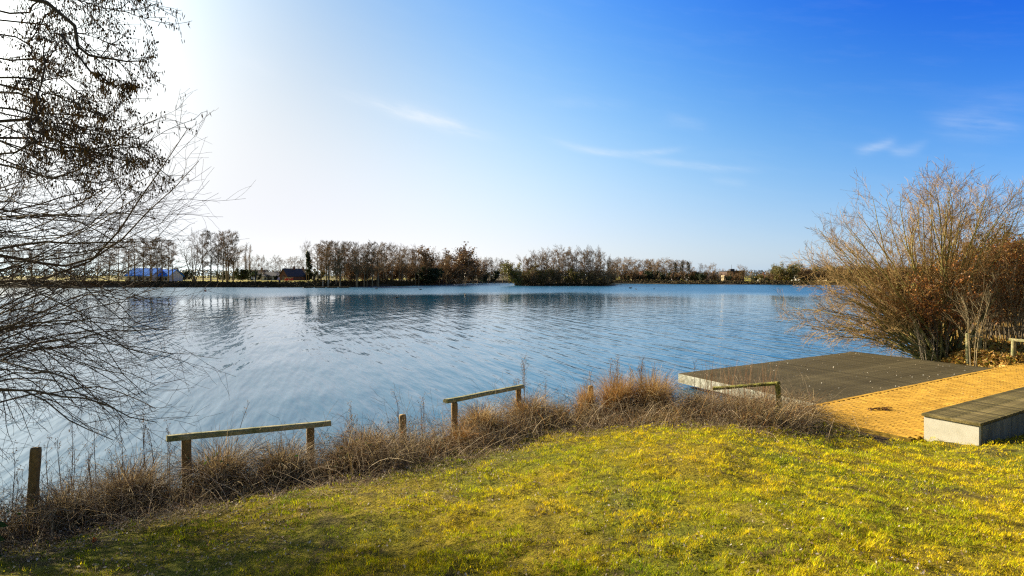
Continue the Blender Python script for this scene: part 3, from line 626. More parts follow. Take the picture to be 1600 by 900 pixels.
# ------------------------------------------------------------------ foreground willow and alder at the left
def build_left_trees():
    rs = np.random.RandomState(21)
    wb = np.array([.11, .085, .05]); wt = np.array([.10, .062, .036])
    T0 = np.array([-9.6, 8.2, .2])
    root = thing('willow_tree', 'big bare willow whose long twigs arch over the water at the left edge', 'tree', tuple(T0))
    tr = MB(); trunks = [curve([(0, 0, -.4), (.1, .1, .8), (.5, -.1, 1.7), (.9, -.3, 3.0)], 7), curve([(0, 0, -.3), (-.4, .3, 1.2), (-.2, .5, 3.2), (.2, .4, 5.2)], 7), curve([(.1, -.1, -.3), (.5, -.5, .7), (1.1, -1.0, 1.4), (1.9, -1.6, 2.0)], 7)]
    tr.tubes(np.array(trunks), np.tile(np.linspace(.22, .09, 7), (3, 1)), 8, wb); tr.obj('trunk', M['bark'], root, smooth=True)
    mains = []; mr = []
    def main(tip, tid, tt, bow, r=.022):
        tk = trunks[tid]; b = tk[min(6, int(tt * 6))] + T0; tip = np.array(tip, float); v = tip - b; Ln = np.linalg.norm(v)
        m1 = b + v * .35 + np.array([0, 0, bow * .8]) + rs.randn(3) * .12; m2 = b + v * .7 + np.array([0, 0, bow]) + rs.randn(3) * .1
        mains.append(curve([b, m1, m2, tip], 14) - T0); mr.append(np.linspace(r * (.8 + .1 * Ln), .004, 14))
    # named limbs that stand out in the photograph
    main(atd(300, 195, 7.6), 1, .9, -1.35, .03); main(atd(308, 250, 7.8), 1, .8, -1.1, .026); main(atd(245, 185, 7.6), 1, 1, -.7, .02)
    main(atd(280, 380, 7.2), 1, .7, .35, .024); main(atd(240, 664, 6.0), 2, .8, .28, .02); main(atd(185, 700, 5.8), 2, .7, .35, .018)
    for i in range(66):
        f = (i + rs.rand()) / 66; py = 235 + 440 * f ** .9; xr = np.interp(py, [235, 300, 380, 450, 520, 600, 650, 690], [255, 265, 265, 255, 275, 262, 235, 205])
        px = xr - abs(rs.randn()) * 75 + rs.uniform(-10, 10); d = rs.uniform(6.2, 9.2) if py < 560 else rs.uniform(5.6, 8.2)
        tid = 1 if f < .35 else (0 if f < .72 else 2); bow = np.interp(f, [0, .3, .6, 1], [-.45, 0, .5, .7]) + rs.uniform(-.35, .35)
        main(atd(px, py, d), tid, rs.uniform(.8 if f < .35 else .4, 1), bow, rs.uniform(.008, .014))
    P = kink(rs, np.array(mains), .035); Rr = np.array(mr); lb = MB(); lb.tubes(P, Rr, 5, wb); lb.obj('branches', M['bark'], root, smooth=True)
    Lp = np.linalg.norm(P[:, -1] - P[:, 0], axis=-1); tw = MB()
    a1, r1, l1 = grow(rs, P, Rr, Lp, 12, .25, .99, .7, .27, 7, .10, .12, .5, .002, .35, drift=np.array([.35, 0, 0])); tw.tubes(a1, r1, 3, wt)
    a2, r2, l2 = grow(rs, a1, r1, l1, 5, .15, .97, .75, .5, 5, .15, .13, .6, .0014, .3, drift=np.array([.2, 0, 0])); tw.tubes(a2, r2, 3, wt)
    tw.obj('twigs', M['bark'], root)

    T1 = np.array([-8.2, 5.2, 1.0])
    root = thing('alder_tree', 'alder hung with brown catkins that reaches in from the upper left corner', 'tree', tuple(T1))
    tr = MB(); tk = curve([(0, 0, -.5), (.1, .05, 1.5), (0, .1, 3.4), (.25, 0, 5.2), (.2, .2, 7.4)], 11); tr.tubes(tk[None], np.linspace(.2, .07, 11)[None], 9, (.075, .062, .05)); tr.obj('trunk', M['bark'], root, smooth=True)
    br, brr = [], []
    def limb(pts, r, b=None):
        pts = [np.array(p, float) for p in pts]
        if b is not None: pts = [tk[b] + T1] + pts
        br.append(curve(pts, 12) - T1); brr.append(np.linspace(r * .55, .004, 12))
    limb([atd(50, 0, 5.2), atd(125, 80, 5.3), atd(185, 98, 5.4), atd(230, 96, 5.5)], .045, 8)
    limb([atd(95, 55, 5.27), atd(130, 105, 5.2), atd(165, 128, 5.2), atd(205, 135, 5.3)], .022)
    limb([atd(0, 94, 5.6), atd(45, 60, 5.6), atd(70, 20, 5.6)], .02, 7)
    limb([atd(0, 243, 5.4), atd(50, 175, 5.4), atd(70, 100, 5.5), atd(68, 50, 5.5)], .022, 5)
    limb([atd(0, 192, 5.6), atd(40, 200, 5.6), atd(100, 222, 5.6), atd(180, 245, 5.7), atd(245, 262, 5.8)], .035, 5)
    limb([atd(0, 142, 6.0), atd(55, 172, 6.0), atd(120, 180, 6.0), atd(200, 190, 6.1)], .03, 6)
    limb([atd(0, 212, 6.2), atd(60, 225, 6.2), atd(120, 238, 6.2), atd(190, 228, 6.3), atd(235, 238, 6.3)], .03, 5)
    limb([atd(0, 15, 6.4), atd(60, 2, 6.4), atd(120, -12, 6.4), atd(150, -6, 6.4)], .025, 8)
    limb([atd(0, 50, 6.4), atd(50, 90, 6.4), atd(110, 130, 6.4), atd(150, 160, 6.4)], .022, 7)
    limb([atd(0, 118, 5.0), atd(40, 128, 5.0), atd(95, 150, 5.0), atd(150, 182, 5.0)], .02, 6)
    limb([atd(0, 166, 5.2), atd(60, 190, 5.2), atd(130, 210, 5.2), atd(220, 222, 5.2)], .02, 6)
    for (a_, b_, c_, d_) in ((20, 35, 140, 50), (30, -30, 200, 15), (-20, 130, 110, 110), (10, 230, 160, 262), (-30, -60, 120, -80), (100, -60, 222, -8), (-10, 170, 190, 205), (-20, 215, 235, 232), (0, 250, 180, 285), (-20, 185, 120, 240), (20, 140, 130, 200)):
        limb([atd(a_, b_, 6.0), atd((a_ + c_) / 2, (b_ + d_) / 2 + 8, 5.8), atd(c_, d_, 5.7)], .02, 7)
    P = kink(rs, np.array(br), .02); Rr = np.array(brr); bb = MB(); bc = (.07, .06, .052); bb.tubes(P, Rr, 5, bc); bb.obj('branches', M['bark'], root, smooth=True)
    Lp = np.linalg.norm(P[:, -1] - P[:, 3], axis=-1); tw = MB()
    a1, r1, l1 = grow(rs, P, Rr, Lp, 15, .35, 1, .7, .36, 5, -.1, .1, .45, .003, .35); tw.tubes(a1, r1, 3, bc)
    a2, r2, l2 = grow(rs, a1, r1, l1, 5, .2, 1, .8, .55, 4, -.15, .12, .6, .0022, .2); tw.tubes(a2, r2, 3, bc); tw.obj('twigs', M['bark'], root)
    # catkins hang in small bunches from the twig ends; the little cones sit beside them
    tips = np.concatenate([a2[:, -1], a2[:, 2], a1[:, -1], a1[:, 3]]); tips = tips[rs.rand(len(tips)) < .85]
    n = 2; b = np.repeat(tips, n, 0) + rs.randn(len(tips) * n, 3) * .022; L_ = rs.uniform(.03, .062, len(b)); K = 4; dn = nrm(np.stack([rs.randn(len(b)) * .28 + .1, rs.randn(len(b)) * .28, -np.ones(len(b))], -1))
    C = b[:, None] + dn[:, None] * (L_[:, None] * np.linspace(0, 1, K))[..., None]; RR = np.tile(np.array([.0016, .0040, .0038, .0012]), (len(b), 1))
    cc = np.array([.17, .10, .035]) * rs.uniform(.5, 1.5, (len(b), 1)); ck = MB(); ck.tubes(C, RR, 3, cc); ck.obj('catkins', M['bark'], root, kind='stuff')
    tp = tips[rs.rand(len(tips)) < .45] + rs.randn(int(0) or 1, 3) * .01; C = tp[:, None] + np.array([0, 0, -1.])[None, None] * (np.array([0, .007, .016, .022]))[None, :, None]; RR = np.tile(np.array([.002, .008, .008, .002]), (len(tp), 1)); cn = MB(); cn.tubes(C, RR, 5, (.04, .03, .022)); cn.obj('cones', M['bark'], root, kind='stuff')
build_left_trees()

# ------------------------------------------------------------------ right-hand willow and shrubs
def build_right_trees():
    rs = np.random.RandomState(31); B = at(1462, 553, .25); B[2] = max(grd(B[0], B[1]), .1)
    root = thing('willow_tree', 'large bare many-stemmed willow fanning out over the water beyond the jetty', 'tree', tuple(B))
    bk = np.array([.25, .22, .07]); tw_ = np.array([.33, .215, .085]); P, Rr = [], []
    dome = [(176, 3.2), (168, 4.6), (158, 4.9), (147, 5.3), (136, 5.7), (125, 5.9), (114, 6.3), (103, 6.7), (92, 6.9), (80, 7.3), (68, 7.6), (55, 8.0), (45, 8.2)]
    for i in range(88):
        f = (i + rs.rand()) / 88; th = 176 - f * 128 + rs.uniform(-3, 3); L_ = np.interp(-th, [-q[0] for q in dome], [q[1] for q in dome]) * rs.uniform(.62, 1.0) ** .6; dep = rs.uniform(-1.6, 3.2); tr_ = math.radians(th)
        b = np.array([rs.uniform(-.5, .9), rs.uniform(-.8, .8), -.2]); tip = np.array([math.cos(tr_) * L_, dep, max(math.sin(tr_) * L_ + .15, .4)])
        m1 = b + (tip - b) * .35 + np.array([0, 0, .3 if th > 115 else .1]) + rs.randn(3) * .14; m2 = b + (tip - b) * .7 + np.array([0, 0, .32 if th > 130 else .05]) + rs.randn(3) * .14
        P.append(curve([b, m1, m2, tip], 12)); Rr.append(np.linspace(rs.uniform(.03, .055), .007, 12))
    P = list(kink(rs, np.array(P), .03))
    P, Rr = np.array(P), np.array(Rr); st = MB(); cc = bk * rs.uniform(.6, 1.25, (len(P), 1)); st.tubes(P, Rr, 6, cc); st.obj('stems', M['bark'], root, smooth=True)
    Lp = np.linalg.norm(P[:, -1] - P[:, 0], axis=-1); br = MB()
    a1, r1, l1 = grow(rs, P, Rr, Lp, 13, .3, 1, .65, .23, 6, .12, .1, .5, .005, .35); br.tubes(a1, r1, 3, tw_); br.obj('branches', M['bark'], root)
    a2, r2, l2 = grow(rs, a1, r1, l1, 8, .1, 1, .7, .5, 3, .15, .09, .6, .0035, .25); tw = MB(); tw.tubes(a2, r2, 3, tw_)
    a3, r3, l3 = grow(rs, a2[::2], r2[::2], l2[::2], 3, .2, 1, .6, .55, 3, .25, .07, .7, .0035, .2); tw.tubes(a3, r3, 3, tw_); tw.obj('twigs', M['bark'], root)

    def shrub(px, py, z, H, W, n, label, name='shrub', leaves=None, cat='shrub', col=(.15, .12, .08), lean=0, nl=0, dy=0, ls=.04, lj=.05, n1=9, n2=6, rr=.02):
        b = at(px, py, z); b[1] += dy; b[0] *= b[1] / (b[1] - dy); b[2] = max(grd(b[0], b[1]), .05); r_ = thing(name, label, cat, tuple(b)); P = []; Rr = []
        for i in range(n):
            a = rs.uniform(0, 6.28); w = W * rs.uniform(.2, 1) ** .7; h = H * rs.uniform(.6, 1.02); s0 = np.array([math.cos(a), math.sin(a), 0]) * rs.uniform(0, .25 * W); tip = np.array([math.cos(a) * w + lean, math.sin(a) * w, h])
            P.append(curve([s0 + np.array([0, 0, -.15]), s0 + (tip - s0) * np.array([.25, .25, .45]) + rs.randn(3) * .06, s0 + (tip - s0) * np.array([.6, .6, .78]) + rs.randn(3) * .06, tip], 9)); Rr.append(np.linspace(rr * rs.uniform(.6, 1.2), .005, 9))
        P, Rr = np.array(P), np.array(Rr); m_ = MB(); m_.tubes(P, Rr, 5, np.array(col) * rs.uniform(.7, 1.3, (n, 1))); m_.obj('stems', M['bark'], r_, smooth=True)
        Lp = np.linalg.norm(P[:, -1] - P[:, 0], axis=-1); a1, r1, l1 = grow(rs, P, Rr, Lp, n1, .2, 1, .65, .34, 5, .25, .08, .55, .004, .35); m_ = MB(); m_.tubes(a1, r1, 3, col)
        a2, r2, l2 = grow(rs, a1, r1, l1, n2, .15, 1, .7, .5, 4, .2, .09, .6, .003, .25); m_.tubes(a2, r2, 3, col); m_.obj('twigs', M['bark'], r_)
        if leaves and nl:
            q = a2.reshape(-1, 3); q = q[rs.randint(len(q), size=nl)]; m_ = MB(); leafy(m_, rs, q, ls, leaves, lj); m_.obj('leaves', M['leaf'], r_, kind='stuff')
    rust = [(.38, .16, .035), (.29, .11, .03), (.46, .23, .05), (.22, .09, .03)]; dark = [(.035, .03, .018), (.05, .04, .02), (.03, .035, .015)]; olive = [(.16, .14, .02), (.22, .17, .03), (.11, .10, .02)]
    shrub(1468, 549, .4, 3.3, 2.0, 24, 'broad rusty-leaved shrub tangled in the willow base', leaves=rust, nl=6500, dy=-.1, ls=.045)
    shrub(1535, 538, .5, 3.5, 1.9, 22, 'reddest broad shrub with clinging dead leaves, behind the small pale rail', leaves=rust, nl=7000, dy=-.3, ls=.045)
    shrub(1610, 540, .5, 3.7, 1.9, 20, 'rusty-leaved shrub cut off by the right edge of the picture', leaves=rust, nl=9000, dy=.4, ls=.05)
    shrub(1578, 541, .5, 3.6, 1.7, 26, 'rusty-leaved shrub between the reddest one and the picture edge', leaves=rust + olive[1:2], nl=11000, dy=.6, ls=.055)
    shrub(1545, 535, .5, 4.0, 1.9, 26, 'tall brown twiggy thicket rising behind the reddest shrub', leaves=rust[1:2] + dark[:1] + olive[:1], nl=9000, dy=3.2, ls=.06, lj=.1)
    shrub(1660, 535, .5, 4.2, 2.2, 16, 'tall brown shrub beyond the right edge', leaves=rust, nl=3000, dy=1.5)
    shrub(1425, 549, .1, 1.4, 1.6, 14, 'low dark shrub hanging over the water behind the jetty corner', leaves=dark + rust[:1], nl=2000, lean=-.8, dy=.6)
    shrub(1500, 540, .4, 2.0, 1.9, 16, 'dark dense shrub low in the shade under the willow', leaves=dark, nl=6500, dy=2.6, ls=.07)
    shrub(1575, 530, .6, 2.9, 2.6, 16, 'dense olive bush filling the gap behind the rusty shrubs', leaves=olive + dark, nl=9000, dy=5.5, ls=.08, lj=.1)
    shrub(1490, 532, .5, 3.2, 2.4, 16, 'dense olive bush behind the willow stems', leaves=olive + dark[:1], nl=8000, dy=6.5, ls=.08, lj=.12)
    shrub(1650, 525, .8, 4.0, 3.0, 16, 'dense olive bush behind the tall brown shrub', leaves=olive, nl=8000, dy=7, ls=.08, lj=.12)
    shrub(1450, 556, .4, 1.6, 1.1, 5, 'small pale-stemmed bare sapling forking at the jetty corner', 'sapling', col=(.21, .17, .11), n1=7, n2=4, rr=.017, cat='sapling')
    shrub(1519, 566, .45, 3.0, 1.0, 4, 'thin upright bare sapling in front of the small pale rail', 'sapling', col=(.20, .16, .09), n1=9, n2=5, rr=.014, cat='sapling')
    shrub(1540, 556, .5, 2.6, .8, 4, 'bare sapling just right of the small pale rail', 'sapling', col=(.19, .15, .08), n1=8, n2=5, rr=.014, cat='sapling')
    shrub(1575, 545, .6, 3.4, .9, 7, 'clump of tall straight bare stems left of the rail at the edge', 'sapling', col=(.22, .17, .10), n1=9, n2=5, rr=.015, cat='sapling')
    shrub(1598, 540, .7, 3.2, .9, 7, 'clump of tall straight bare stems behind the rail at the edge', 'sapling', col=(.22, .17, .10), n1=9, n2=5, rr=.015, cat='sapling')
    # bright dead leaves and bramble on the bank beyond the path
    n = 24000; t = rs.uniform(9.2, 17, n); s = -rs.uniform(.02, 4.2, n) ; q = O2 + U2 * t[:, None] + N2 * s[:, None]; h, w, s_, sp, nr_ = fields(q[:, 0], q[:, 1]); ok = w > .15; q, h = q[ok], h[ok]
    hump = .32 * vnoise(q[:, 0], q[:, 1], 1.4, 51); m_ = MB(); leafy(m_, rs, np.stack([q[:, 0], q[:, 1], h + hump * rs.rand(len(q)) ** .5], -1), .06, [(.50, .30, .06), (.40, .21, .04), (.55, .38, .1), (.26, .14, .035), (.20, .19, .03)], .02)
    m_.obj('leaf_litter', M['leaf'], kind='stuff', label='golden dead leaves and bramble heaped on the bank beyond the path', cat='leaves')
build_right_trees()

# ------------------------------------------------------------------ lawn
def build_lawn():
    rs = np.random.RandomState(41); n = 800000
    a = np.radians(rs.uniform(-52, 52, n)); r = 2.4 * (15.5 / 2.4) ** (rs.rand(n) ** .82); x = r * np.sin(a); y = r * np.cos(a)
    lm = lawn_mask(x, y); h, w, s, sp, nr_ = fields(x, y)
    cl = vnoise(x, y, 5.5, 61) * .6 + vnoise(x, y, 14, 62) * .4; bare = vnoise(x, y, 2.3, 63)
    keep = (lm > -.25) & (rs.rand(n) < np.clip(.35 + lm * 1.2, .12, 1)) & (sp > .03) & (w > .3) & ((cl > .40 + .10 * (vnoise(x, y, 1.1, 67) > .6)) | (rs.rand(n) < .22)) & (rs.rand(n) < np.clip(1.5 - bare * 1.0, .3, 1)) & (rs.rand(n) < 1 - .75 * sstep((vnoise(x, y, 2.1, 68) + .12 * (1.6 - lm) - .045 * x + .10 * sstep(-x / 2 + .3) - .60) * 4))
    bx = (x - O2[0]) * U2[0] + (y - O2[1]) * U2[1]; bs = (x - O2[0]) * N2[0] + (y - O2[1]) * N2[1]; keep &= ~((bx > -1.05) & (bs < 3.3) & (bs > 2.4))
    x, y, h, r, cl, lm = x[keep], y[keep], h[keep], r[keep], cl[keep], lm[keep]; n = len(x)
    H = rs.uniform(.5, 1.2, n) * (.014 + .055 * np.clip(cl - .3, 0, 1) ** 1.2) * (1 + .02 * r); wd = .00135 * (r / 3) ** .6 * rs.uniform(.7, 1.5, n)
    th = rs.uniform(0, 6.28, n); ln = rs.uniform(.2, 1.3, n) * H; d = np.stack([np.cos(th), np.sin(th), 0 * th], -1); side = np.stack([-np.sin(th), np.cos(th), 0 * th], -1)
    mound = sstep((vnoise(x, y, 8.5, 69) * .45 + vnoise(x, y, 21, 70) * .55 - .36) * 2.8); base = np.stack([x, y, h - .008 + .055 * mound], -1); cl = cl * .55 + .45 * mound
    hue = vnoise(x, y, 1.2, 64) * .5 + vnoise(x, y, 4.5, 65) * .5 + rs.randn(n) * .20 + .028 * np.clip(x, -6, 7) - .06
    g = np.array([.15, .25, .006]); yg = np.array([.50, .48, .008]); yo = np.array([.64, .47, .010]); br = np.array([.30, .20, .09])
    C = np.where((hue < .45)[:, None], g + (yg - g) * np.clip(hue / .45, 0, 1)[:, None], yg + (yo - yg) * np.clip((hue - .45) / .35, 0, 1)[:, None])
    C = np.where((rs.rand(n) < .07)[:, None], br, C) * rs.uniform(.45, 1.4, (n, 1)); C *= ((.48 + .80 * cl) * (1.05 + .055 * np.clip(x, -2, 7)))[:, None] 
    mb = MB()
    for msk, ts in ((r < 4.6, (0, .6, 1)), (r >= 4.6, (0, 1))):
        if len(ts) == 2:
            b_ = base[msk]; w_ = wd[msk][:, None] * side[msk] * 1.15; tp = b_ + d[msk] * ln[msk][:, None] + np.array([0, 0, 1.]) * H[msk][:, None]; k_ = len(b_)
            mb.add(np.stack([b_ - w_, b_ + w_, tp], 1), None, np.arange(k_ * 3).reshape(-1, 3), np.repeat(C[msk], 3, 0)); continue
        P = np.stack([base[msk] + d[msk] * (ln[msk] * t ** 1.6)[:, None] + np.array([0, 0, 1.]) * (H[msk] * t)[:, None] for t in ts], 1)
        W = wd[msk][:, None] * np.array([1, .8, .15] if len(ts) == 3 else [1, .3]); mb.ribbons(P, W, side[msk], C[msk])
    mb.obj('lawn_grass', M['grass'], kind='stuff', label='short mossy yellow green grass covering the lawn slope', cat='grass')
    # straws, curled dead leaves and twigs lying in the lawn
    n = 60000; a = np.radians(rs.uniform(-50, 50, n)); r = 2.6 * (13 / 2.6) ** rs.rand(n); x = r * np.sin(a); y = r * np.cos(a); lm = lawn_mask(x, y); h, w, s, sp, nr_ = fields(x, y)
    ok = (w > .3) & (sp > .02) & (rs.rand(n) < np.clip(1.25 - lm * np.where(x < 0, .45, .9), .16, 1) * np.where(vnoise(x, y, 1.9, 66) > .45, 1, .3)) & (lm > -.9); x, y, h = x[ok], y[ok], h[ok]; n = len(x)
    mb = MB(); leafy(mb, rs, np.stack([x, y, h + .035], -1), .012, [(.30, .20, .12), (.20, .13, .08), (.42, .34, .26), (.12, .08, .05), (.5, .45, .4)], .006)
    k = n // 5; th = rs.uniform(0, 6.28, k); L_ = rs.uniform(.03, .11, k); b = np.stack([x[:k], y[:k], h[:k] + .02], -1); e = b + np.stack([np.cos(th) * L_, np.sin(th) * L_, rs.uniform(-.01, .015, k)], -1); mid = (b + e) / 2 + rs.randn(k, 3) * .006
    mb.tubes(np.stack([b, mid, e], 1), np.full((k, 3), .0012), 3, np.array([.36, .27, .16]) * rs.uniform(.5, 1.4, (k, 1)))
    mb.obj('lawn_litter', M['dry'], kind='stuff', label='bits of straw, twig and curled dead leaf scattered in the lawn', cat='leaf litter')
    mb = MB(); p = at(147, 843, .75); p[2] = grd(p[0], p[1]) + .02; leafy(mb, np.random.RandomState(1), np.repeat(p[None], 3, 0), .035, [(.30, .07, .02)], .006); mb.obj('fallen_leaf', M['leaf'], label='single reddish fallen leaf at the lawn border, lower left', cat='leaf')
build_lawn()

# ------------------------------------------------------------------ dry growth along the bank
def band(rs, n, x0=-12, x1=6.6, lo=0., hi=1.35):
    """points in the strip between the lawn border and the water"""
    k = rs.uniform(0, len(EDGE) - 1.001, n); seg = np.linalg.norm(np.diff(EDGE, axis=0), axis=1); cs = np.concatenate([[0], np.cumsum(seg)]); q = rs.uniform(0, cs[-1], n)
    i = np.clip(np.searchsorted(cs, q) - 1, 0, len(EDGE) - 2); f = (q - cs[i]) / seg[i]; p = EDGE[i] * (1 - f[:, None]) + EDGE[i + 1] * f[:, None]
    t = nrm(EDGE[i + 1] - EDGE[i]); nn = np.stack([-t[:, 1], t[:, 0]], -1); p = p + nn * rs.uniform(lo, hi, n)[:, None]
    h, w = fields(p[:, 0], p[:, 1])[:2]; ok = (w > -.1) & (p[:, 0] > x0) & (p[:, 0] < x1); return np.column_stack([p, np.maximum(h, 0)])[ok]
def stalks(mb, rs, base, H, width, cols, lean=.5, droop=.6, K=5, dirbias=None):
    n = len(base); th = rs.uniform(0, 6.28, n); d = np.stack([np.cos(th), np.sin(th), 0 * th], -1)
    if dirbias is not None: d = nrm(d + dirbias)
    L_ = H; ln = rs.uniform(.1, 1, n) * lean; dr = rs.uniform(.1, 1, n) * droop; P = []
    for u in np.linspace(0, 1, K):
        hz = (ln * u + dr * u * u) * L_; z = L_ * (u - .55 * dr * u * u * u) * np.sqrt(np.clip(1 - (ln * .5) ** 2, .3, 1)); P.append(base + d * hz[:, None] + np.array([0, 0, 1.]) * np.maximum(z, .01)[:, None])
    P = np.stack(P, 1) + rs.randn(n, K, 3) * .006; W = (width * rs.uniform(.6, 1.4, n))[:, None] * np.linspace(1, .25, K)[None]
    C = np.asarray(cols)[rs.randint(len(cols), size=n)] * rs.uniform(.4, 1.5, (n, 1)); side = np.stack([-d[:, 1], d[:, 0], 0 * th], -1); side = nrm(side + rs.randn(n, 3) * .35); mb.ribbons(P, W, side, C); return P
TAN = [(.44, .33, .14), (.36, .26, .11), (.57, .46, .25), (.20, .14, .06), (.38, .23, .08)]
GREY = [(.26, .18, .10), (.17, .11, .06), (.38, .29, .18), (.10, .065, .035)]
RUSTY = [(.50, .30, .10), (.42, .21, .06), (.58, .42, .19), (.25, .14, .045)]
def canes(mb, rs, base, L_, r, col, twigs=4, flat=.3):
    n = len(base); th = rs.uniform(0, 6.28, n); el = rs.uniform(.5, 1.35, n); d = np.stack([np.cos(th) * np.cos(el), np.sin(th) * np.cos(el), np.sin(el)], -1); K = 8; P = [base]; Ls = L_ * rs.uniform(.5, 1.2, n)
    for k in range(1, K):
        d = nrm(d + np.array([0, 0, -flat]) * k / K * 1.3 + rs.randn(n, 3) * .07); P.append(P[-1] + d * (Ls / (K - 1))[:, None])
    P = np.stack(P, 1); g = np.maximum(base[:, 2], 0) + .03; P[:, :, 2] = np.maximum(P[:, :, 2], g[:, None]); R0 = np.linspace(1, .4, K)[None] * (r * rs.uniform(.6, 1.3, n))[:, None]; C = np.array(col) * rs.uniform(.6, 1.4, (n, 1)); mb.tubes(P, R0, 3, C)
    if twigs:
        a, r_, l = grow(rs, P, R0, Ls, twigs, .2, 1, .8, .28, 3, .1, .12, .6, .0012, .3); mb.tubes(a, r_, 3, col); return a
def build_bank():
    rs = np.random.RandomState(55)
    mb = MB(); b = band(rs, 5200, lo=-.95, hi=.15); b = b[rs.rand(len(b)) < 1.5 * vnoise(b[:, 0], b[:, 1], 2.2, 73)]; stalks(mb, rs, b, rs.uniform(.05, .22, len(b)), .002, TAN[:3] + GREY, 1.6, 1.2, 5)
    b = band(rs, 500, lo=-1.1, hi=.1); stalks(mb, rs, b, rs.uniform(.1, .4, len(b)), .003, GREY, 2.2, .6, 5)
    mb.obj('flattened_stalks', M['dry'], kind='stuff', label='flattened dead stalks spilling over the edge of the lawn', cat='dry grass')
    mb = MB(); b = band(rs, 21000, hi=1.3); b = b[rs.rand(len(b)) < .15 + 1.1 * vnoise(b[:, 0], b[:, 1], 2.7, 72)]; hum = .45 + 1.45 * vnoise(b[:, 0], b[:, 1], 1.3, 71); left = b[:, 0] < -1.2
    for msk, cols in ((left, TAN[:4] + GREY * 2), (~left, TAN + RUSTY[:2] + GREY[:2])):
        bb = b[msk]; stalks(mb, rs, bb, rs.uniform(.14, .5, len(bb)) * hum[msk], .0033, cols, .6, .9)
    mb.obj('dry_undergrowth', M['dry'], kind='stuff', label='tangle of dead grass and stalks along the water side of the lawn', cat='undergrowth')
    mb = MB(); b = band(rs, 5200, lo=-.95, hi=.15); b = b[rs.rand(len(b)) < 1.5 * vnoise(b[:, 0], b[:, 1], 2.2, 73)]; stalks(mb, rs, b, rs.uniform(.05, .22, len(b)), .002, TAN[:3] + GREY, 1.6, 1.2, 5)
    b = band(rs, 500, lo=-1.1, hi=.1); stalks(mb, rs, b, rs.uniform(.1, .4, len(b)), .003, GREY, 2.2, .6, 5)
    mb.obj('flattened_stalks', M['dry'], kind='stuff', label='flattened dead stalks spilling over the edge of the lawn', cat='dry grass')
    mb = MB(); b = band(rs, 2600, lo=-.25, hi=1.2); stalks(mb, rs, b, rs.uniform(.25, .75, len(b)), .0026, [(.62, .50, .32), (.50, .38, .22), (.42, .32, .22)], 1.0, 1.0, 7)
    mb.obj('pale_straws', M['dry'], kind='stuff', label='pale bent straws arching over the dead bank grass', cat='dry grass')
    mb = MB(); b = band(rs, 15000, lo=0, hi=1.2); b[:, 2] += rs.rand(len(b)) ** 1.3 * .5 * vnoise(b[:, 0], b[:, 1], 1.3, 71) * 1.4; leafy(mb, rs, b, .014, [(.16, .09, .05), (.10, .06, .035), (.28, .19, .12), (.24, .10, .04), (.05, .04, .02), (.06, .08, .02)], .01)
    mb.obj('withered_leaves', M['dry'], kind='stuff', label='withered bramble leaves caught in the dead bank growth', cat='leaves')
    mb = MB(); b = band(rs, 2100, hi=1.2); canes(mb, rs, b, .7, .0028, (.19, .14, .08), 4); b = band(rs, 700, hi=1.2); canes(mb, rs, b, 1.0, .003, (.26, .20, .13), 5, .2)
    mb.obj('bramble_canes', M['bark'], kind='stuff', label='thin arching bramble canes woven through the dead bank grass', cat='brambles')
    mb = MB(); b = band(rs, 16000, lo=-.55, hi=1.1); b[:, 2] += .015 + .05 * rs.rand(len(b)); leafy(mb, rs, b, .018, [(.17, .11, .065), (.10, .065, .04), (.26, .19, .13), (.06, .045, .03), (.30, .25, .2)], .012)
    mb.obj('leaf_litter', M['dry'], kind='stuff', label='brown and grey dead leaves lying between the lawn and the dry growth', cat='leaves')
    # humps of growth one can tell apart
    def clump(px, py, W, H, n, cols, label, name='grass_clump', cat='dry grass', d=None, cane=0, wd=.0036, lean=.5, droop=.9, green=0):
        n = int(n * .72); p = at(px, py, .5) if d is None else np.array([(px - 800) / F * d, d, 0]); z = max(grd(p[0], p[1]), 0)
        root = thing(name, label, cat, (p[0], p[1], z)); q = rs.randn(n, 2) * np.array([W, W * .6]) * .42; rad = np.exp(-(q[:, 0] / W) ** 2 * 1.3)
        hh = hgt(p[0] + q[:, 0], p[1] + q[:, 1]) - z; base = np.column_stack([q, np.maximum(hh, -z)]); m_ = MB(); stalks(m_, rs, base, rs.uniform(.4, 1, n) ** .8 * H * 1.3 * rad, wd, cols, lean, droop, 6); m_.obj('blades', M['dry'], root, kind='stuff')
        if cane:
            m_ = MB(); kk = rs.randint(n, size=cane); canes(m_, rs, base[kk], H * 1.5, .0028, (.17, .10, .065), 4, .45); m_.obj('canes', M['bark'], root)
        if green:
            kk = rs.randint(n, size=green); c = base[kk] + np.stack([rs.randn(green) * .05, rs.randn(green) * .05 - .2, rs.uniform(.35, .9, green) * H * .8], -1); m_ = MB(); leafy(m_, rs, c, .042, [(.04, .10, .02), (.07, .16, .02), (.03, .07, .02)], .01); m_.obj('leaves', M['leaf'], root)
        return root
    g = 'humps of dry growth on the bank'
    clump(100, 800, .5, .50, 1500, TAN[:3] + GREY, 'dark bramble hump around the leaning lone post', 'bramble_bush', 'bramble', d=6.5, cane=60, green=6)
    clump(205, 765, .45, .62, 1700, GREY + TAN[:2], 'grey tangle between the leaning post and the longest rail', 'bramble_bush', 'bramble', d=7.0, cane=60)
    clump(345, 745, .42, .72, 2200, GREY + TAN[:2], 'bramble heap hung over the middle of the longest rail, with green leaves', 'bramble_bush', 'bramble', d=7.5, cane=90, green=26)
    clump(440, 735, .42, .60, 1900, TAN + GREY, 'tan and green bramble hump under the right half of the longest rail', 'bramble_bush', 'bramble', d=7.7, cane=50, green=16)
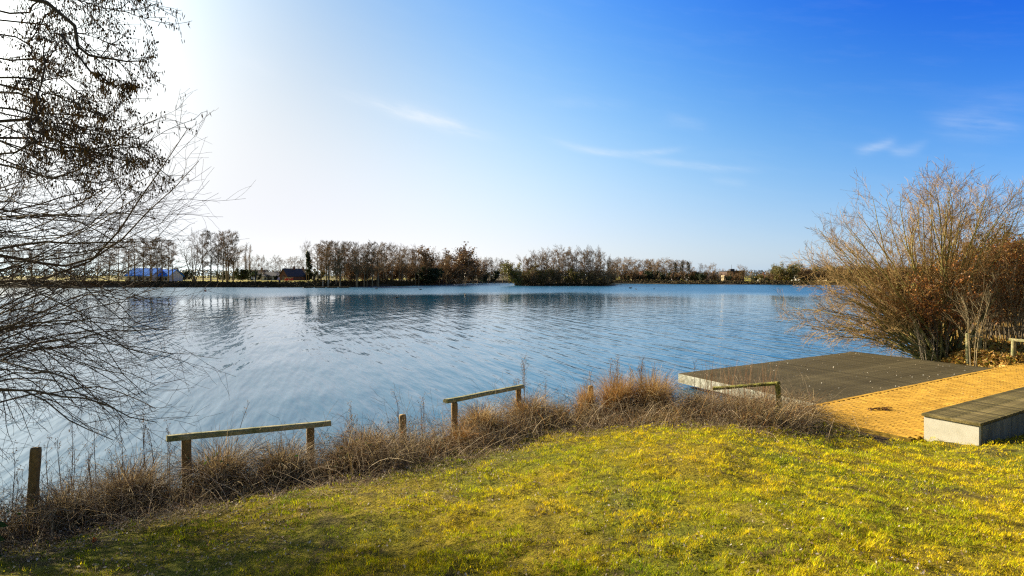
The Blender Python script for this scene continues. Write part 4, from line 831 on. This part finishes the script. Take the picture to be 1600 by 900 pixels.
    clump(575, 715, .40, .52, 2300, TAN + GREY[:2] + RUSTY[:1], 'tall rounded tan hump left of the short lone post', 'bramble_bush', 'bramble', d=8.4, cane=80, green=8)
    clump(672, 720, .28, .26, 1000, TAN + RUSTY, 'low tan tuft between the short post and the sloping rail', d=8.9, cane=20)
    clump(750, 665, .42, .55, 2600, RUSTY + TAN, 'rusty grass hump under the sloping rail', d=9.9, cane=20)
    clump(725, 700, .32, .40, 1500, RUSTY, 'orange tuft at the foot of the left post of the sloping rail', d=9.2)
    clump(545, 740, .40, .38, 1500, RUSTY[1:] + GREY, 'ragged rust and grey hump between the longest rail and the short lone post', 'bramble_bush', 'bramble', d=8.0, cane=70, green=8)
    clump(825, 650, .42, .66, 2600, TAN + RUSTY, 'tan hump at the right end of the sloping rail', d=10.7, cane=50)
    clump(872, 650, .3, .45, 1000, TAN, 'low pale tuft left of the rightmost lone post', d=11.0)
    clump(917, 645, .28, .62, 1900, RUSTY, 'bright rusty grass wrapped round the lone post left of the dead weeds', d=11.3, lean=.25, droop=.4)
    clump(965, 640, .45, .85, 2800, RUSTY, 'high rusty clump below the tallest dead weeds', d=11.5, lean=.35, droop=.6)
    clump(1020, 640, .5, .85, 3400, TAN[:2] + RUSTY, 'highest tawny clump right of the dead weeds', d=11.4, lean=.4, droop=.7, cane=30)
    clump(1090, 645, .5, .48, 2400, TAN + RUSTY[:2], 'tawny clump at the left end of the mossy rail', d=11.2, cane=20)
    clump(1150, 650, .55, .40, 2400, TAN + GREY[:2], 'brown grass clump under the mossy rail', d=11.0, cane=50)
    clump(1232, 662, .45, .2, 1200, GREY + TAN[:2], 'low dark tangle between the mossy post and the path corner', 'bramble_bush', 'bramble', d=11.1, cane=70)
    clump(1175, 672, .5, .30, 600, GREY + TAN, 'sparse pale twigs in front of the mossy rail', 'bramble_bush', 'bramble', d=10.4, cane=45)
    clump(1255, 683, .3, .13, 500, RUSTY[2:] + TAN[:2], 'small dead tuft in the lawn below the path corner', d=10.0)
    # thin upright reddish stems in front of the jetty
    for k, (px, d) in enumerate(((1110, 12.2), (1135, 12.4), (1165, 12.0), (1195, 12.3))):
        clump(px, 0, .28, 1.0, 110, [(.28, .13, .06), (.34, .2, .09), (.22, .12, .06)], f'loose stand of thin reddish stems before the jetty, {ORD[k]} of four from the left', 'reed_clump', 'reeds', d=d, lean=.2, droop=.15, wd=.0035)
    # tall dead weeds with seed heads
    def weed(px, top, d, label, n=4, spread=.12, col=(.22, .15, .09), side=14, lean=0):
        x = (px - 800) / F * d; z = max(grd(x, d), 0); H = EYE - (top - HZ) / F * d - z; root = thing('dead_weed', label, 'dead weed', (x, d, z)); P, R0 = [], []
        for i in range(n):
            h = H * (1 if i == 0 else rs.uniform(.6, .95)); a = rs.uniform(0, 6.28); b = np.array([math.cos(a), math.sin(a), 0]) * spread * rs.rand() * (i > 0)
            P.append(curve([b - np.array([0, 0, .1]), b * 1.3 + np.array([lean * .2, 0, h * .4]), b * 1.6 + np.array([lean * .6 + rs.uniform(-.03, .03), 0, h * .75]), b * 1.8 + np.array([lean, 0, h])], 10)); R0.append(np.linspace(.006, .002, 10))
        P, R0 = np.array(P), np.array(R0); m_ = MB(); m_.tubes(P, R0, 5, col); m_.obj('stem', M['dry'], root)
        m_ = MB(); a1, r1, l1 = grow(rs, P, R0, np.full(n, H), side, .4, 1, .6, .16, 4, .6, .05, .5, .0012, .3); m_.tubes(a1, r1, 3, col)
        e = np.concatenate([a1[:, -1], a1[:, 2], a1[:, 3] * .5 + a1[:, 2] * .5]); e = np.repeat(e, 2, 0); leafy(m_, rs, e, .009, [(.25, .18, .11), (.17, .11, .07), (.32, .24, .15)], .012); m_.obj('seed_heads', M['dry'], root, kind='stuff')
    weed(819, 562, 11.2, 'tall thin dead weed standing at the right end of the sloping rail', 3, .1, side=22)
    weed(852, 597, 11.6, 'thin dead weed right of the sloping rail', 2)
    weed(966, 560, 11.7, 'tallest feathery dead weed right of the rightmost lone post', 5, .2, side=22)
    weed(1003, 562, 11.9, 'dark narrow dead weed just right of the tallest one', 3, .06, (.14, .09, .06), 26)
    weed(985, 574, 11.7, 'short feathery dead weed between the two tallest', 3); weed(1022, 572, 12, 'dead weed behind the highest tawny clump', 4, .2)
    weed(924, 580, 12.0, 'lone wispy dead weed above the rusty post', 2); weed(1040, 590, 12.0, 'dead weed at the right shoulder of the highest clump', 3)
    weed(1085, 566, 12.4, 'thin dark stalk before the pale jetty corner', 1, .05, (.12, .08, .05), 14)
    weed(548, 632, 8.9, 'fine dead weed between the longest rail and the tan hump', 3, .12); weed(625, 612, 9.2, 'dark branching dead weed behind the short lone post', 2, .1, (.12, .08, .055), 9, -.1); weed(660, 620, 9.2, 'slender dead weed right of the short lone post', 2, .1, (.14, .09, .06), 9)
    weed(362, 628, 8.0, 'slanting weed with a small seed head above the longest rail', 1, .05, (.12, .08, .06), 5, .25)
    for (px, top, d), wh in zip(((75, 690, 7.0), (112, 665, 7.2), (150, 655, 7.4), (190, 690, 7.3), (225, 650, 7.5), (262, 664, 7.6), (20, 700, 6.8)), ('just right of the leaning lone post', 'second to the right of the leaning lone post', 'midway between the leaning lone post and the longest rail', 'lowest one between the leaning post and the longest rail', 'tallest one, a little left of the longest rail', 'right beside the left end of the longest rail', 'left of the leaning lone post')):
        weed(px, top, d, 'thin bare dead weed ' + wh, 3, .25, (.13, .085, .055), 8)
    # dark leafy shrub at the left edge
    p = atd(6, 792, 5.2); root = thing('evergreen_bush', 'clump of broad dark green leaves cut off by the left edge', 'bush', (p[0] - .1, p[1], grd(p[0], p[1])))
    for k in range(16):
        c = np.array([rs.uniform(-.3, .12), rs.uniform(-.15, .15), rs.uniform(.08, .34)]); a = rs.uniform(0, 6.28); u = np.array([math.cos(a), .3 * math.sin(a), rs.uniform(-.5, .5)]); u /= np.linalg.norm(u); v = nrm(np.cross(u, [.1, 1, .2])); w_ = np.cross(u, v); V = []; m_ = MB()
        for t in range(5):
            s_ = (0, .75, 1, .7, 0)[t] * .036
            for e in (-1, 0, 1): V.append(c + u * (t / 4 - .5) * .10 + v * e * s_ + w_ * (.008 * abs(e) - .012 * ((t - 2) / 2) ** 2))
        Q = [[t * 3 + e, t * 3 + e + 1, t * 3 + e + 4, t * 3 + e + 3] for t in range(4) for e in range(2)]; m_.add(V, Q, None, np.array([.02, .07, .025]) * rs.uniform(.6, 1.5)); m_.obj('leaf', M['leaf'], root, smooth=True)
    m_ = MB(); canes(m_, rs, np.zeros((14, 3)), .4, .004, (.1, .08, .05), 2); m_.obj('stems', M['bark'], root)
    # dead leaves and twigs lying on the path
    p = at(1376, 640, .47); root = thing('leaf_pile', 'small heap of dead leaves and twigs lying on the brick path', 'leaves', tuple(p)); m_ = MB(); q = rs.randn(45, 3) * np.array([.13, .035, .005]) + np.array([0, 0, .012]); q[:, 2] = np.abs(q[:, 2]); leafy(m_, rs, q, .03, [(.13, .06, .025), (.2, .1, .04), (.09, .05, .02)], .004); m_.obj('leaves', M['dry'], root)
    m_ = MB(); P = np.stack([np.array([-.2, 0, .012]) + rs.randn(6, 3) * .02, np.array([0, 0, .02]) + rs.randn(6, 3) * .02, np.array([.26, -.03, .014]) + rs.randn(6, 3) * .03], 1); P[..., 2] = np.abs(P[..., 2]) + .004; m_.tubes(P, np.full((6, 3), .004), 4, (.15, .09, .05)); m_.obj('twigs', M['bark'], root)
    n = 260; t = rs.uniform(-1.2, 11, n); s = rs.uniform(.05, 2.3, n) ** 1.0; q = O2 + U2 * t[:, None] + N2 * s[:, None]; m_ = MB(); leafy(m_, rs, np.column_stack([q, np.full(n, .468)]), .016, [(.2, .11, .05), (.3, .2, .1), (.4, .35, .25)], .002)
    a = at(1281, 631, .4)[:2]; b = at(1060, 583, .4)[:2]; c = at(1333, 549, .4)[:2]; uu = rs.rand(240, 1) ** .8; vv = rs.rand(240, 1); q = a + (b - a) * vv + (c - b) * uu; L0 = len(m_.v); leafy(m_, rs, np.column_stack([q, np.full(240, .406)]), .02, [(.5, .48, .42), (.35, .28, .2), (.2, .14, .08)], .001)
    V = m_.v[-1]; m_.obj('scattered_leaves', M['dry'], kind='stuff', label='flecks of pale dead leaf scattered over the jetty and brick path', cat='leaf litter')
build_bank()

# ------------------------------------------------------------------ houses and small things on the far shores
def slab(parent, name, m, pts_a, pts_b):
    """prism between two polygons"""
    mb = MB(); n = len(pts_a); V = list(pts_a) + list(pts_b); Q = [[i, (i + 1) % n, n + (i + 1) % n, n + i] for i in range(n)]
    T = [[0, i + 1, i] for i in range(1, n - 1)] + [[n, n + i, n + i + 1] for i in range(1, n - 1)]; mb.add(V, Q, T); return mb.obj(name, M[m], parent)
def house(px0, px1, py_ridge, py_eave, py_base, d, wall, roof, label, gable_front=False, wins=3, depth=8, name='house', turn=0, chimney=True, door=True):
    xc = ((px0 + px1) / 2 - 800) / F * d; w = (px1 - px0) / F * d / 2; z0 = EYE - (py_base - HZ) / F * d - .4; ze = EYE - (py_eave - HZ) / F * d - z0; zr = EYE - (py_ridge - HZ) / F * d - z0
    r = thing(name, label, 'house', (xc, d, z0), turn); dp = depth
    if gable_front: prof = [(-w, 0), (w, 0), (w, ze), (0, zr), (-w, ze)]; slab(r, 'wall', wall, [(x, 0, z) for x, z in prof], [(x, dp, z) for x, z in prof])
    else: prof = [(0, 0), (dp, 0), (dp, ze), (dp / 2, zr), (0, ze)]; slab(r, 'wall', wall, [(-w, y, z) for y, z in prof], [(w, y, z) for y, z in prof])
    th = .18; ov = .35
    for sgn in (-1, 1):
        if gable_front:
            a = (sgn * (w + ov), ze - ov * (zr - ze) / w); q = [(a[0], a[1] + .03), (0, zr + .03), (0, zr + .03 + th), (a[0], a[1] + .03 + th)]; slab(r, 'roof', roof, [(x, -ov, z) for x, z in q], [(x, dp + ov, z) for x, z in q])
        else:
            y0 = dp / 2 + sgn * (dp / 2 + ov); q = [(y0, ze - ov * (zr - ze) / (dp / 2) + .03), (dp / 2, zr + .03), (dp / 2, zr + .03 + th), (y0, ze - ov * (zr - ze) / (dp / 2) + .03 + th)]; slab(r, 'roof', roof, [(-w - ov, y, z) for y, z in q], [(w + ov, y, z) for y, z in q])
    if chimney: mb = MB(); mb.box((w * .4, dp / 2, zr + .4), (.3, .3, .7)); mb.obj('chimney', M['wall_red'], r)
    for i in range(wins):
        x = -w + 2 * w * (i + .7) / (wins + .4); mb = MB(); mb.box((x, -.02, ze * .55), (.55, .06, .6)); f = mb.obj('window', M['metal_white'], r); mb = MB(); mb.box((x, -.06, ze * .55), (.46, .05, .5)); mb.obj('pane', M['glass'], f)
    if door: mb = MB(); mb.box((w * .05, -.02, 1.3), (.5, .06, 1.1)); mb.obj('door', M['metal_dark'], r)
    return r
house(434, 452, 420, 431, 438, 232, 'wall_red', 'roof_dark', 'gabled brick house with a steep dark roof beyond the left meadow', True, 1, 9, turn=-.5)
house(455, 474, 421, 431, 438, 238, 'wall_red', 'roof_dark', 'long dark-roofed house joined behind the gabled brick house', False, 2)
house(409, 429, 425.5, 432, 437.5, 240, 'wall_white', 'roof_dark', 'low white house with a dark roof left of the brick gable', False, 2, chimney=False)
house(386, 410, 422, 430, 437.5, 246, 'wall_white', 'roof_dark', 'dark-roofed house half hidden right of the poplars', False, 3)
def pavilion(px0, px1, ridge, eave, base, d, label):
    r = house(px0, px1, ridge, eave, base, d, 'wall_white', 'roof_blue', label, False, 4, 9, 'pavilion', chimney=False, door=True); return r
pavilion(196, 237, 419.5, 431, 439, 200, 'long low building with a bright blue roof behind the willow twigs')
pavilion(240, 263, 421.5, 431.5, 439, 203, 'shorter blue-roofed building right of the long one')
house(990, 999, 427, 431, 440, 285, 'wall_cream', 'roof_dark', 'cream house glimpsed between trees right of the island', False, 1, chimney=False)
house(1001, 1009, 425, 431, 440, 288, 'wall_cream', 'roof_red', 'second cream house glimpsed right of the first one', True, 1, chimney=False)
house(1050, 1063, 428, 433, 440, 270, 'wall_white', 'roof_dark', 'pale house with dark roof behind the pines', False, 2)
house(1077, 1089, 429, 433, 440, 262, 'wall_white', 'roof_red', 'house with an orange red roof right of the pines', False, 2)
house(1110, 1123, 428, 434, 440, 262, 'wall_brown', 'roof_dark', 'dark-roofed house left of the slim white gable', False, 2)
house(1130.3, 1132.3, 431, 437, 440, 258, 'wall_white', 'wall_cream', 'narrow white gabled hut left of the brick building', True, 0, 3, chimney=False, door=False)
house(1192, 1202, 429, 434, 440, 270, 'wall_white', 'roof_red', 'white house with red roof left of the olive bush', False, 2)
house(1250, 1264, 427, 433, 440, 262, 'wall_white', 'roof_red', 'white house with red roof behind the bare trees right of the olive bush', False, 3)
house(1292, 1304, 428, 434, 440, 262, 'wall_cream', 'roof_red', 'red-roofed house seen through the edge of the right-hand willow', False, 2)
def brick_building():
    d = 268; x0, x1 = (1136 - 800) / F * d, (1163 - 800) / F * d; w = (x1 - x0) / 2; z0 = .8; H = EYE - (423 - HZ) / F * d - z0
    r = thing('brick_building', 'flat-topped red brick building with a thin roof mast on the far shore', 'building', ((x0 + x1) / 2, d, z0))
    mb = MB(); mb.box((0, 5, H / 2 - .3), (w, 5, H / 2)); mb.obj('wall', M['wall_brown'], r); mb = MB(); mb.box((0, 5, H - .18), (w + .3, 5.3, .16)); mb.obj('roof', M['roof_dark'], r)
    mb = MB(); mb.box((-.4, 4, H + .45), (1.0, 1.2, .45)); mb.obj('penthouse', M['roof_dark'], r); mb = MB(); mb.tubes(np.array([[[-.4, 4, H + .9], [-.4, 4, H + 3.0]]]), np.array([[.09, .05]]), 5); mb.obj('mast', M['metal_dark'], r)
    for i in range(5): mb = MB(); mb.box((-w + (i + .5) * 2 * w / 5, -.12, H * .45), (.22, .14, H * .45)); mb.obj('pillar', M['roof_red'], r)
    for i in range(4): mb = MB(); mb.box((-w + (i + 1) * 2 * w / 5, -.03, H * .6), (.4, .05, .7)); mb.obj('window', M['glass'], r)
brick_building()

def skin_obj(name, verts, edges, radii, m, parent=None, sub=1, **kw):
    me = bpy.data.meshes.new(name); me.from_pydata([Vector(v) for v in verts], edges, []); o = link(name, me, parent, **kw); me.materials.append(M[m])
    md = o.modifiers.new('skin', 'SKIN'); sv = me.skin_vertices[0].data
    for i, r in enumerate(radii):
        sv[i].radius = (r, r) if isinstance(r, (int, float)) else r; sv[i].use_root = i == 0
    s = o.modifiers.new('sub', 'SUBSURF'); s.levels = s.render_levels = sub; return o
def person(px, d, cloth, legs, label, rz=0, stride=.18):
    x = (px - 800) / F * d; r = thing('person', label, 'person', (x, d, grd(x, d)), rz)
    V = [(0, 0, .95), (0, 0, 1.15), (0, 0, 1.38), (0, 0, 1.52), (.2, 0, 1.40), (.27, .04, 1.12), (.26, -.1, .88), (-.2, 0, 1.40), (-.27, -.04, 1.12), (-.26, .12, .88), (.1, 0, .9), (.11, -stride * .6, .5), (.11, -stride, .07), (.11, -stride - .16, .04), (-.1, 0, .9), (-.11, stride * .4, .5), (-.11, stride, .07), (-.11, stride - .16, .04), (0, -.01, 1.62), (0, -.01, 1.74)]
    E = [(0, 1), (1, 2), (2, 3), (2, 4), (4, 5), (5, 6), (2, 7), (7, 8), (8, 9), (0, 10), (10, 11), (11, 12), (12, 13), (0, 14), (14, 15), (15, 16), (16, 17), (3, 18), (18, 19)]
    Rr = [.13, .12, .14, .055, .065, .05, .035, .065, .05, .035, .09, .065, .045, .035, .09, .065, .045, .035, .095, .08]
    skin_obj('body', V, E, Rr, cloth, r); skin_obj('trousers', [(V[i][0], V[i][1], V[i][2]) for i in (0, 10, 11, 12, 14, 15, 16)], [(0, 1), (1, 2), (2, 3), (0, 4), (4, 5), (5, 6)], [.145, .1, .075, .055, .1, .075, .055], legs, r)
    skin_obj('hair', [(0, .02, 1.72), (0, .02, 1.80)], [(0, 1)], [.1, .05], 'bird_dark', r)
person(393.5, 180, 'cloth_white', 'cloth_dark', 'person in a pale top with dark trousers walking on the left meadow path', 1.2); person(397, 181, 'cloth_white', 'cloth_white', 'person in all pale clothes right beside the one with dark trousers', 1.2)
person(491, 200, 'cloth_dark', 'cloth_dark', 'person in dark clothes beside the ivy-clad tree', 1.4)
person(488.6, 203, 'cloth_white', 'cloth_dark', 'person in a pale top beside the person in dark clothes', 1.4)

def play_frame():
    d = 186; x = (449.5 - 800) / F * d; z = grd(x, d); r = thing('play_frame', 'small red and white wooden climbing frame on the left meadow', 'climbing frame', (x, d, z))
    for i in range(4):
        for j_ in range(2): mb = MB(); mb.tubes(np.array([[[-1.2 + i * .8, j_ * 1.1, -.2], [-1.2 + i * .8, j_ * 1.1, 1.25]]]), np.full((1, 2), .08), 6); mb.obj('post', M['paint_red' if i % 2 else 'wall_cream'], r)
    for j_ in range(2): mb = MB(); mb.box((0, j_ * 1.1, 1.28), (1.4, .06, .06)); mb.obj('top_beam', M['wall_cream'], r)
    for k in range(3): mb = MB(); mb.box((-.8 + k * .8, .0, .62), (.28, .03, .24)); mb.obj('panel', M['paint_red'], r)
    mb = MB(); mb.box((0, .55, .35), (1.2, .5, .04)); mb.obj('platform', M['wall_cream'], r)
play_frame()
def far_post(px, top, base, d, label, m, name='marker_post', r=.07, head=False, zb=None):
    x = (px - 800) / F * d; z0 = EYE - (base - HZ) / F * d if zb is None else zb; z1 = EYE - (top - HZ) / F * d; o = thing(name, label, 'post', (x, d, z0)); mb = MB(); mb.tubes(np.array([[[0, 0, -.3], [0, 0, (z1 - z0) * .5], [0, 0, z1 - z0]]]), np.full((1, 3), r), 7, cap=True); mb.obj('pole', M[m], o)
    mb = MB(); mb.box((0, 0, z1 - z0 + .03), (r * 1.3, r * 1.3, .05)); mb.obj('cap', M[m], o)
    if head: mb = MB(); mb.box((0, -r, z1 - z0 - .15), (.3, .03, .2)); mb.obj('sign_plate', M[m], o)
far_post(437, 438, 448, 177, 'dark post at the water edge beside the climbing frame', 'metal_dark', r=.13, head=True)
far_post(399, 420, 441, 178, 'dark lamp post on the left meadow next to the two walkers', 'metal_dark', r=.11, name='lamp_post')
far_post(504.5, 439, 450, 166, 'left one of two pale poles on the low pontoon', 'drift', r=.08, zb=.2); far_post(512.5, 438, 450, 166, 'right one of two pale poles on the low pontoon', 'drift', r=.08, zb=.2)
def pontoon():
    d = 165; x0, x1 = (472 - 800) / F * d, (547 - 800) / F * d; r = thing('pontoon', 'long low dark pontoon off the wooded point', 'pontoon', ((x0 + x1) / 2, d, 0)); n = 14; w = (x1 - x0) / n
    for i in range(n): mb = MB(); mb.box((x0 - (x0 + x1) / 2 + (i + .5) * w, 0, .22), (w / 2 - .03, .9, .06)); mb.obj('deck_board', M['deck'], r)
    for i in range(4): mb = MB(); mb.box(((i - 1.5) * (x1 - x0) / 4, 0, .06), (1.2, .75, .1)); mb.obj('float', M['metal_dark'], r)
pontoon()
def driftwood():
    rs = np.random.RandomState(9); r0 = atd(956, 445.5, 206); r = thing('fallen_branches', 'pale fallen branches lying in the water at the right end of the island', 'driftwood', (r0[0], r0[1], 0)); P, R0 = [], []
    for i in range(14): a = rs.uniform(-4.5, 2); L_ = rs.uniform(1.5, 4.5); P.append(curve([(a, rs.uniform(-1, 1), .1), (a + L_ * .4, rs.uniform(-1, 1), rs.uniform(.3, .7)), (a + L_, rs.uniform(-1, 1), rs.uniform(.05, .9))], 6)); R0.append(np.linspace(.11, .03, 6))
    mb = MB(); mb.tubes(np.array(P), np.array(R0), 5, (.5, .45, .38)); mb.obj('limb', M['drift'], r); a, b, c = grow(rs, np.array(P), np.array(R0), np.full(14, 3.), 4, .2, 1, .8, .35, 4, .1, .1, .6, .02); mb = MB(); mb.tubes(a, b, 3); mb.obj('twigs', M['drift'], r)
driftwood()
def duck(px, py, label, rz, dark=True, s=1.0):
    d = EYE * F / (py - HZ); r = thing('duck', label, 'duck', ((px - 800) / F * d, d, 0), rz, 'ducks on the lake'); m = 'bird_dark' if dark else 'bird_white'
    V = [(0, 0, .07), (.15, 0, .08), (.24, 0, .13), (.27, 0, .24), (.29, 0, .32), (-.16, 0, .08), (-.28, 0, .13)]; V = [tuple(q * s for q in v) for v in V]
    skin_obj('body', V, [(0, 1), (1, 2), (2, 3), (3, 4), (0, 5), (5, 6)], [q * s for q in (.115, .1, .05, .035, .05, .09, .03)], m, r)
    skin_obj('bill', [(.32 * s, 0, .315 * s), (.40 * s, 0, .30 * s)], [(0, 1)], [.02 * s, .012 * s], 'bill', r, 1)
    for sg in (-1, 1): mb = MB(); V = [(-.2 * s, sg * .07 * s, .16 * s), (.1 * s, sg * .11 * s, .15 * s), (.14 * s, sg * .105 * s, .09 * s), (-.18 * s, sg * .08 * s, .1 * s)]; V2 = [(a, b + sg * .02 * s, c) for a, b, c in V]; mb.add(V + V2, [[0, 1, 2, 3], [4, 7, 6, 5], [0, 4, 5, 1], [1, 5, 6, 2], [2, 6, 7, 3], [3, 7, 4, 0]]); mb.obj('wing', M[m], r)
duck(588, 451.8, 'dark duck nearest the shore of the wooded point, left of the others there', 0, s=1.2); duck(657, 452.8, 'dark duck trailing a wake off the wooded point', 3, s=1.3); duck(620, 466, 'dark duck in the tree reflections off the point', 1, s=1.0)
duck(727, 462, 'solitary dark duck on open water left of the island', 2, s=1.3); duck(985, 450.6, 'darkest duck right of the island', 0, s=1.6); duck(994, 452.4, 'small duck just right of the darkest one', 2, s=1.0); duck(1022, 451.8, 'duck farthest right on the open water', 1, s=1.0)
duck(415, 449.6, 'pale waterbird close to the left bank', 0, False, 1.3); duck(418, 449.4, 'dark waterbird beside the pale one', 0, True, 1.2); duck(474, 450.6, 'pale waterbird at the left end of the pontoon', 2, False, 1.1)
def buoy():
    d = EYE * F / (455.5 - HZ); r = thing('buoy', 'small red buoy floating off the left bank under the willow twigs', 'buoy', ((321 - 800) / F * d, d, 0)); mb = MB(); P = np.array([[[0, 0, z] for z in (-.1, 0, .1, .22, .3, .34)]]); mb.tubes(P, np.array([[.05, .2, .26, .2, .1, .05]]), 10); mb.obj('float_body', M['paint_red'], r, smooth=True)
    mb = MB(); mb.tubes(np.array([[[0, 0, .33], [0, 0, .5]]]), np.full((1, 2), .03), 6, cap=True); mb.obj('stem', M['metal_dark'], r)
buoy()
